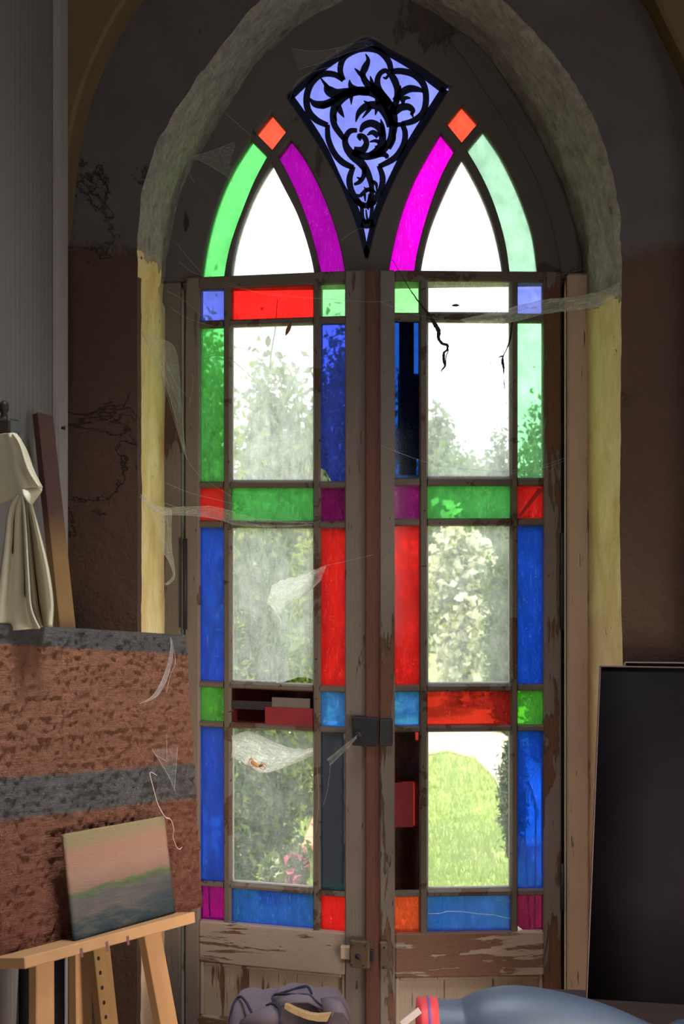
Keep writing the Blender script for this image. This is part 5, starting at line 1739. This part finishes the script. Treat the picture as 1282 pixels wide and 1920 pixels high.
web('grey hammock cobweb strung from the right lancet sill to the right reveal',
    [([(862, 600, ('R', -.02)), (910, 588, ('R', -.02)), (960, 576, ('R', -.03)), (1020, 562, -.14), (1080, 556, -.22), (1130, 545, -.34), (1164, 528, -.43)],
      [(880, 606, ('R', -.02)), (920, 609, ('R', -.02)), (965, 603, ('R', -.03)), (1025, 588, -.14), (1075, 582, -.22), (1125, 574, -.34), (1166, 548, -.43)])],
    [[(700, 560, ('R', -.02)), (780, 590, ('R', -.02)), (880, 602, ('R', -.02)), (960, 590, ('R', -.03))], [(940, 538, ('R', -.012)), (1000, 528, -.02), (1090, 505, -.05)], [(905, 545, ('R', -.012)), (880, 590, ('R', -.012))]], 1.1, 5.0, (0.7, 2, 1))
web('dense white torn cobweb in the middle clear pane of the left leaf',
    [([(509, 1098, ('L', -.012)), (530, 1087, ('L', -.012)), (560, 1080, ('L', -.012)), (590, 1068, ('L', -.012)), (612, 1060, ('L', -.02))],
      [(500, 1130, ('L', -.012)), (522, 1150, ('L', -.012)), (540, 1132, ('L', -.012)), (570, 1116, ('L', -.012)), (600, 1090, ('L', -.02))]),
     ([(502, 1128, ('L', -.013)), (512, 1146, ('L', -.013)), (522, 1160, ('L', -.013)), (526, 1178, ('L', -.013))], [(522, 1148, ('L', -.013)), (524, 1156, ('L', -.013)), (528, 1166, ('L', -.013)), (527, 1179, ('L', -.013))])],
    [[(470, 1098, ('L', -.012)), (508, 1084, ('L', -.012))], [(612, 1060, ('L', -.02)), (650, 1052, ('L', -.02)), (700, 1040, ('L', -.03))], [(440, 1128, ('L', -.012)), (460, 1148, ('L', -.012)), (500, 1152, ('L', -.012))], [(445, 1080, ('L', -.012)), (452, 1130, ('L', -.012)), (468, 1148, ('L', -.012))]], 1.6, 6.0, (1, 1.6, 1))
web('white cobweb sheet with a dead spider in the lowest clear pane of the left leaf',
    [([(434, 1380, ('L', -.012)), (470, 1372, ('L', -.012)), (520, 1394, ('L', -.012)), (555, 1404, ('L', -.012)), (586, 1402, ('L', -.012))],
      [(434, 1420, ('L', -.012)), (465, 1434, ('L', -.012)), (492, 1449, ('L', -.012)), (530, 1440, ('L', -.012)), (586, 1416, ('L', -.012))])],
    [[(434, 1420, ('L', -.012)), (494, 1449, ('L', -.012)), (586, 1412, ('L', -.012))], [(528, 1442, ('L', -.012)), (528, 1466, ('L', -.012))], [(440, 1376, ('L', -.012)), (520, 1404, ('L', -.012)), (586, 1408, ('L', -.012))]], 1.3, 7.0, (1, 2, 1))
web('thin cobweb strand trailing from the latch knob',
    [([(670, 1378, ('L', -.064)), (650, 1394, ('L', -.04)), (628, 1412, ('L', -.02)), (612, 1424, ('L', -.012))], [(668, 1384, ('L', -.064)), (652, 1402, ('L', -.04)), (634, 1420, ('L', -.02)), (618, 1436, ('L', -.012))])],
    [[(620, 1430, ('L', -.012)), (614, 1480, ('L', -.012)), (606, 1510, ('L', -.012))], [(594, 1430, ('L', -.012)), (597, 1500, ('L', -.012)), (592, 1560, ('L', -.012))]], 0.8, 8.0)
web('fine cobweb threads from the tall pale green pane to the right reveal',
    [], [[(960, 882, ('R', -.012)), (1020, 872, -.08), (1090, 846, -.16)], [(960, 888, ('R', -.012)), (1030, 874, -.08), (1085, 852, -.16)], [(1022, 872, -.08), (1030, 884, -.08), (1040, 876, -.08)], [(700, 830, ('R', -.012)), (820, 872, ('R', -.012)), (960, 886, ('R', -.012))], [(1098, 760, -.18), (1100, 800, -.18), (1092, 850, -.16)], [(1096, 1005, -.18), (1085, 1040, -.16), (1084, 1062, -.15)]], 0.5, 9.0)
web('loose cobweb threads over the small violet pane of the left leaf',
    [], [[(312, 545, -.1), (340, 560, -.06), (378, 592, ('L', -.012))], [(318, 575, -.1), (350, 596, ('L', -.012)), (400, 612, ('L', -.012))], [(330, 455, -.05), (350, 480, -.03), (378, 512, -.016)], [(335, 490, -.05), (360, 510, -.03), (380, 516, -.016)],
         [(418, 532, ('L', -.012)), (470, 545, ('L', -.012)), (560, 556, ('L', -.012)), (690, 566, ('L', -.03)), (735, 562, ('R', -.03))], [(420, 528, ('L', -.012)), (500, 552, ('L', -.012)), (600, 560, ('L', -.012))], [(360, 700, ('L', -.012)), (362, 720, ('L', -.012)), (355, 760, ('L', -.012))]], 0.5, 10.0)
web('wispy cobweb under the arch at the tip of the window head',
    [([(545, 90, -.10), (590, 96, -.06), (640, 88, -.04), (700, 70, -.03)], [(560, 130, -.06), (600, 118, -.04), (650, 100, -.03), (700, 84, -.03)])],
    [[(543, 186, -.016), (560, 150, -.02), (600, 130, -.016), (640, 124, -.016)], [(630, 85, -.02), (634, 108, -.016)], [(690, 430, -.016), (670, 430, -.016), (640, 450, -.016)]], 0.22, 11.0)
# webs and loose yarn on the burlap painting
def pweb(label, pts_l, pts_r, threads, dens, seed, name='cobweb', cat='cobweb'):
    o0 = ep(*pts_l[0], 0.012)
    root = empty(name, o0)
    A = catmull([ep(*q, 0.012) - o0 for q in pts_l], 8)
    B = catmull([ep(*q, 0.012) - o0 for q in pts_r], 8)
    P = [[tuple(a * (1 - t) + b * t) for a, b in zip(A, B)] for t in np.linspace(0, 1, 5)]
    grid('web_sheet', P, m_web('web_silk', dens, (1, 2, 1), seed), root)
    mb = MB()
    for th in threads:
        mk('web_thread', *tube_vf(catmull([ep(*q, 0.013) - o0 for q in th], 6), 0.0004, 4), M_THREAD, root, True)
    tag(root, label, cat)
pweb('curved cobweb wisp at the upper right of the burlap painting', [(319, 1194), (318, 1230), (305, 1270), (290, 1300), (262, 1319)], [(323, 1200), (324, 1235), (312, 1278), (292, 1308), (256, 1321)],
     [[(319, 1194), (326, 1220), (328, 1245), (318, 1270), (312, 1300)], [(322, 1200), (310, 1260), (285, 1306), (262, 1319)]], 1.0, 12.0)
pweb('pointed cobweb wisp over the grey band of the burlap painting', [(285, 1405), (296, 1425), (310, 1450), (327, 1478)], [(333, 1402), (331, 1430), (328, 1455), (327, 1480)],
     [[(285, 1405), (300, 1428), (318, 1458), (328, 1484)], [(333, 1402), (330, 1440), (327, 1480)], [(312, 1375), (313, 1430)], [(290, 1415), (312, 1427)]], 0.30, 13.0)
yo = ep(282, 1448, 0.02)
yarn = tube('yarn_thread', catmull([ep(*q, o_) - yo for q, o_ in (((294, 1454), .014), ((281, 1449), .016), ((288, 1480), .016), ((296, 1508), .018), ((309, 1531), .046), ((320, 1537), .046), ((326, 1556), .04), ((324, 1568), .03), ((331, 1588), .02), ((337, 1592), .02), ((341, 1588), .02))], 6), 0.0009, m_plain('pink_yarn', (0.75, 0.52, 0.45), 0.8, 0.1, 20, 0.1), None, 5)
yarn.location = yo
tag(yarn, 'loose pinkish thread dangling down the burlap painting', 'thread')
# dried roots hanging in front of the right leaf
def root_thing(name, pts, rads, label, parts):
    o0 = PT(pts[0])
    root = empty(name, o0)
    k = M('dry_root')
    mat_ = m_plain('dry_root_bark', (0.045, 0.030, 0.030), 0.9, 0.4, 40, 0.5, 0.1)
    S = catmull([np.array([*(PT(q) - o0), r]) for q, r in zip(pts, rads)], 6)
    v, f = tube_vf([s[:3] + np.array([0.0012 * hnoise(i * 0.9, 1, 2), 0, 0.001 * hnoise(i * 0.9, 5, 2)]) for i, s in enumerate(S)], [max(0.0004, s[3] * (1 + 0.35 * hnoise(i * 0.8, 3, 7))) for i, s in enumerate(S)], 7)
    mk('root_strand', v, f, mat_, root, True)
    for q, r in parts:
        S = catmull([np.array([*(PT(w) - o0), rr]) for w, rr in zip(q, r)], 5)
        v, f = tube_vf([s[:3] for s in S], [max(0.0003, s[3]) for s in S], 6)
        mk('rootlet', v, f, mat_, root, True)
    tag(root, label, 'root')
RD = ('R', -0.014)
root_thing('dried_root', [(735, 486, -.10), (752, 515, -.10), (770, 545, RD), (788, 570, RD), (806, 592, RD), (814, 606, RD), (822, 620, RD), (822, 634, RD), (829, 644, RD), (838, 647, RD), (838, 656, RD), (832, 662, RD), (832, 676, RD), (834, 686, RD), (828, 694, RD), (827, 699, RD)],
           [.0008, .0010, .0014, .0022, .0040, .0058, .0062, .0046, .0040, .0042, .0030, .0036, .0044, .0030, .0018, .0006], 'long dried root hanging beside the dark blue pane of the right leaf',
           [([(838, 648, RD), (840, 658, RD), (836, 668, RD), (836, 684, RD)], [.002, .0016, .0016, .0010]), ([(806, 592, RD), (812, 590, RD), (818, 596, RD)], [.002, .002, .0006]), ([(820, 616, RD), (826, 622, RD)], [.003, .0008])])
root_thing('dried_root', [(960, 600, RD), (958, 622, RD), (955, 640, RD), (949, 656, RD), (943, 668, RD), (942, 678, RD), (944, 690, RD), (944, 706, RD), (945, 720, RD), (946, 730, RD)],
           [.0022, .0030, .0026, .0014, .0018, .0042, .0030, .0006, .0014, .0008], 'short dried root hanging beside the tall pale green pane of the right leaf',
           [([(944, 668, RD), (939, 668, RD), (935, 671, RD)], [.0018, .0022, .0008]), ([(922, 676, RD), (918, 682, RD)], [.0008, .0008])])
# dead leaves
M_DEAD = m_plain('dead_leaf', (0.20, 0.085, 0.028), 0.7, 0.4, 30, 0.3)
def dead_leaf(p0, p1, width, label, mat=M_DEAD):
    a, b = PT(p0), PT(p1)
    mb = MB()
    leaf_blade(mb, (0, 0, 0), b - a, (b - a).length, width, (0.25, -1, 0.1))
    o = mk('dead_leaf', mb.v, mb.f, mat, None, True)
    bm = bmesh.new()
    bm.from_mesh(o.data)
    bmesh.ops.solidify(bm, geom=list(bm.faces), thickness=0.0006)
    bm.to_mesh(o.data)
    bm.free()
    o.location = a
    tag(o, label, 'leaf')
dead_leaf((546, 604, ('L', -.010)), (535, 630, ('L', -.010)), 0.013, 'curled brown dead leaf at the top of the upper clear pane of the left leaf')
dead_leaf((846, 573, ('R', -.002)), (862, 572, ('R', -.002)), 0.008, 'tiny dead leaf on the wide low clear pane atop the right leaf', m_plain('dark_dead_leaf', (0.06, 0.035, 0.03), 0.8, 0.3, 20, 0.2))
# dead spider lying in the web
so = PT((478, 1434, ('L', -.020)))
sp_ = empty('spider', so)
M_SPIDER = m_plain('pale_orange_spider', (0.62, 0.30, 0.12), 0.6, 0.4, 60, 0.2)
def spp(px, py, d=0.0):
    return PT((px, py, ('L', -.020 + d))) - so
v, f = tube_vf([spp(470, 1428), spp(473, 1430), spp(478, 1433), spp(483, 1436), spp(486, 1438)], [0.002, 0.0052, 0.0062, 0.005, 0.002], 10)
mk('abdomen', v, f, M_SPIDER, sp_, True)
v, f = tube_vf([spp(485, 1436), spp(488, 1436), spp(491, 1435), spp(493, 1434)], [0.002, 0.004, 0.004, 0.0015], 10)
mk('head', v, f, m_plain('brown_spider', (0.20, 0.09, 0.05), 0.6, 0.4, 60, 0.2), sp_, True)
for i, q in enumerate([[(474, 1428), (470, 1424), (465, 1430)], [(475, 1429), (472, 1422), (467, 1424)], [(472, 1432), (467, 1433), (463, 1436)], [(476, 1436), (470, 1440), (467, 1443)],
                       [(488, 1434), (492, 1429), (496, 1434)], [(490, 1434), (496, 1431), (499, 1437)], [(490, 1437), (496, 1438), (497, 1442)], [(486, 1438), (490, 1442), (494, 1442)]]):
    tube('leg', catmull([spp(*q[0]), spp(*q[1], -0.003), spp(*q[2])], 4), 0.0011, M_SPIDER, sp_, 5)
tag(sp_, 'pale orange dead spider caught in the web of the lowest clear pane', 'spider')
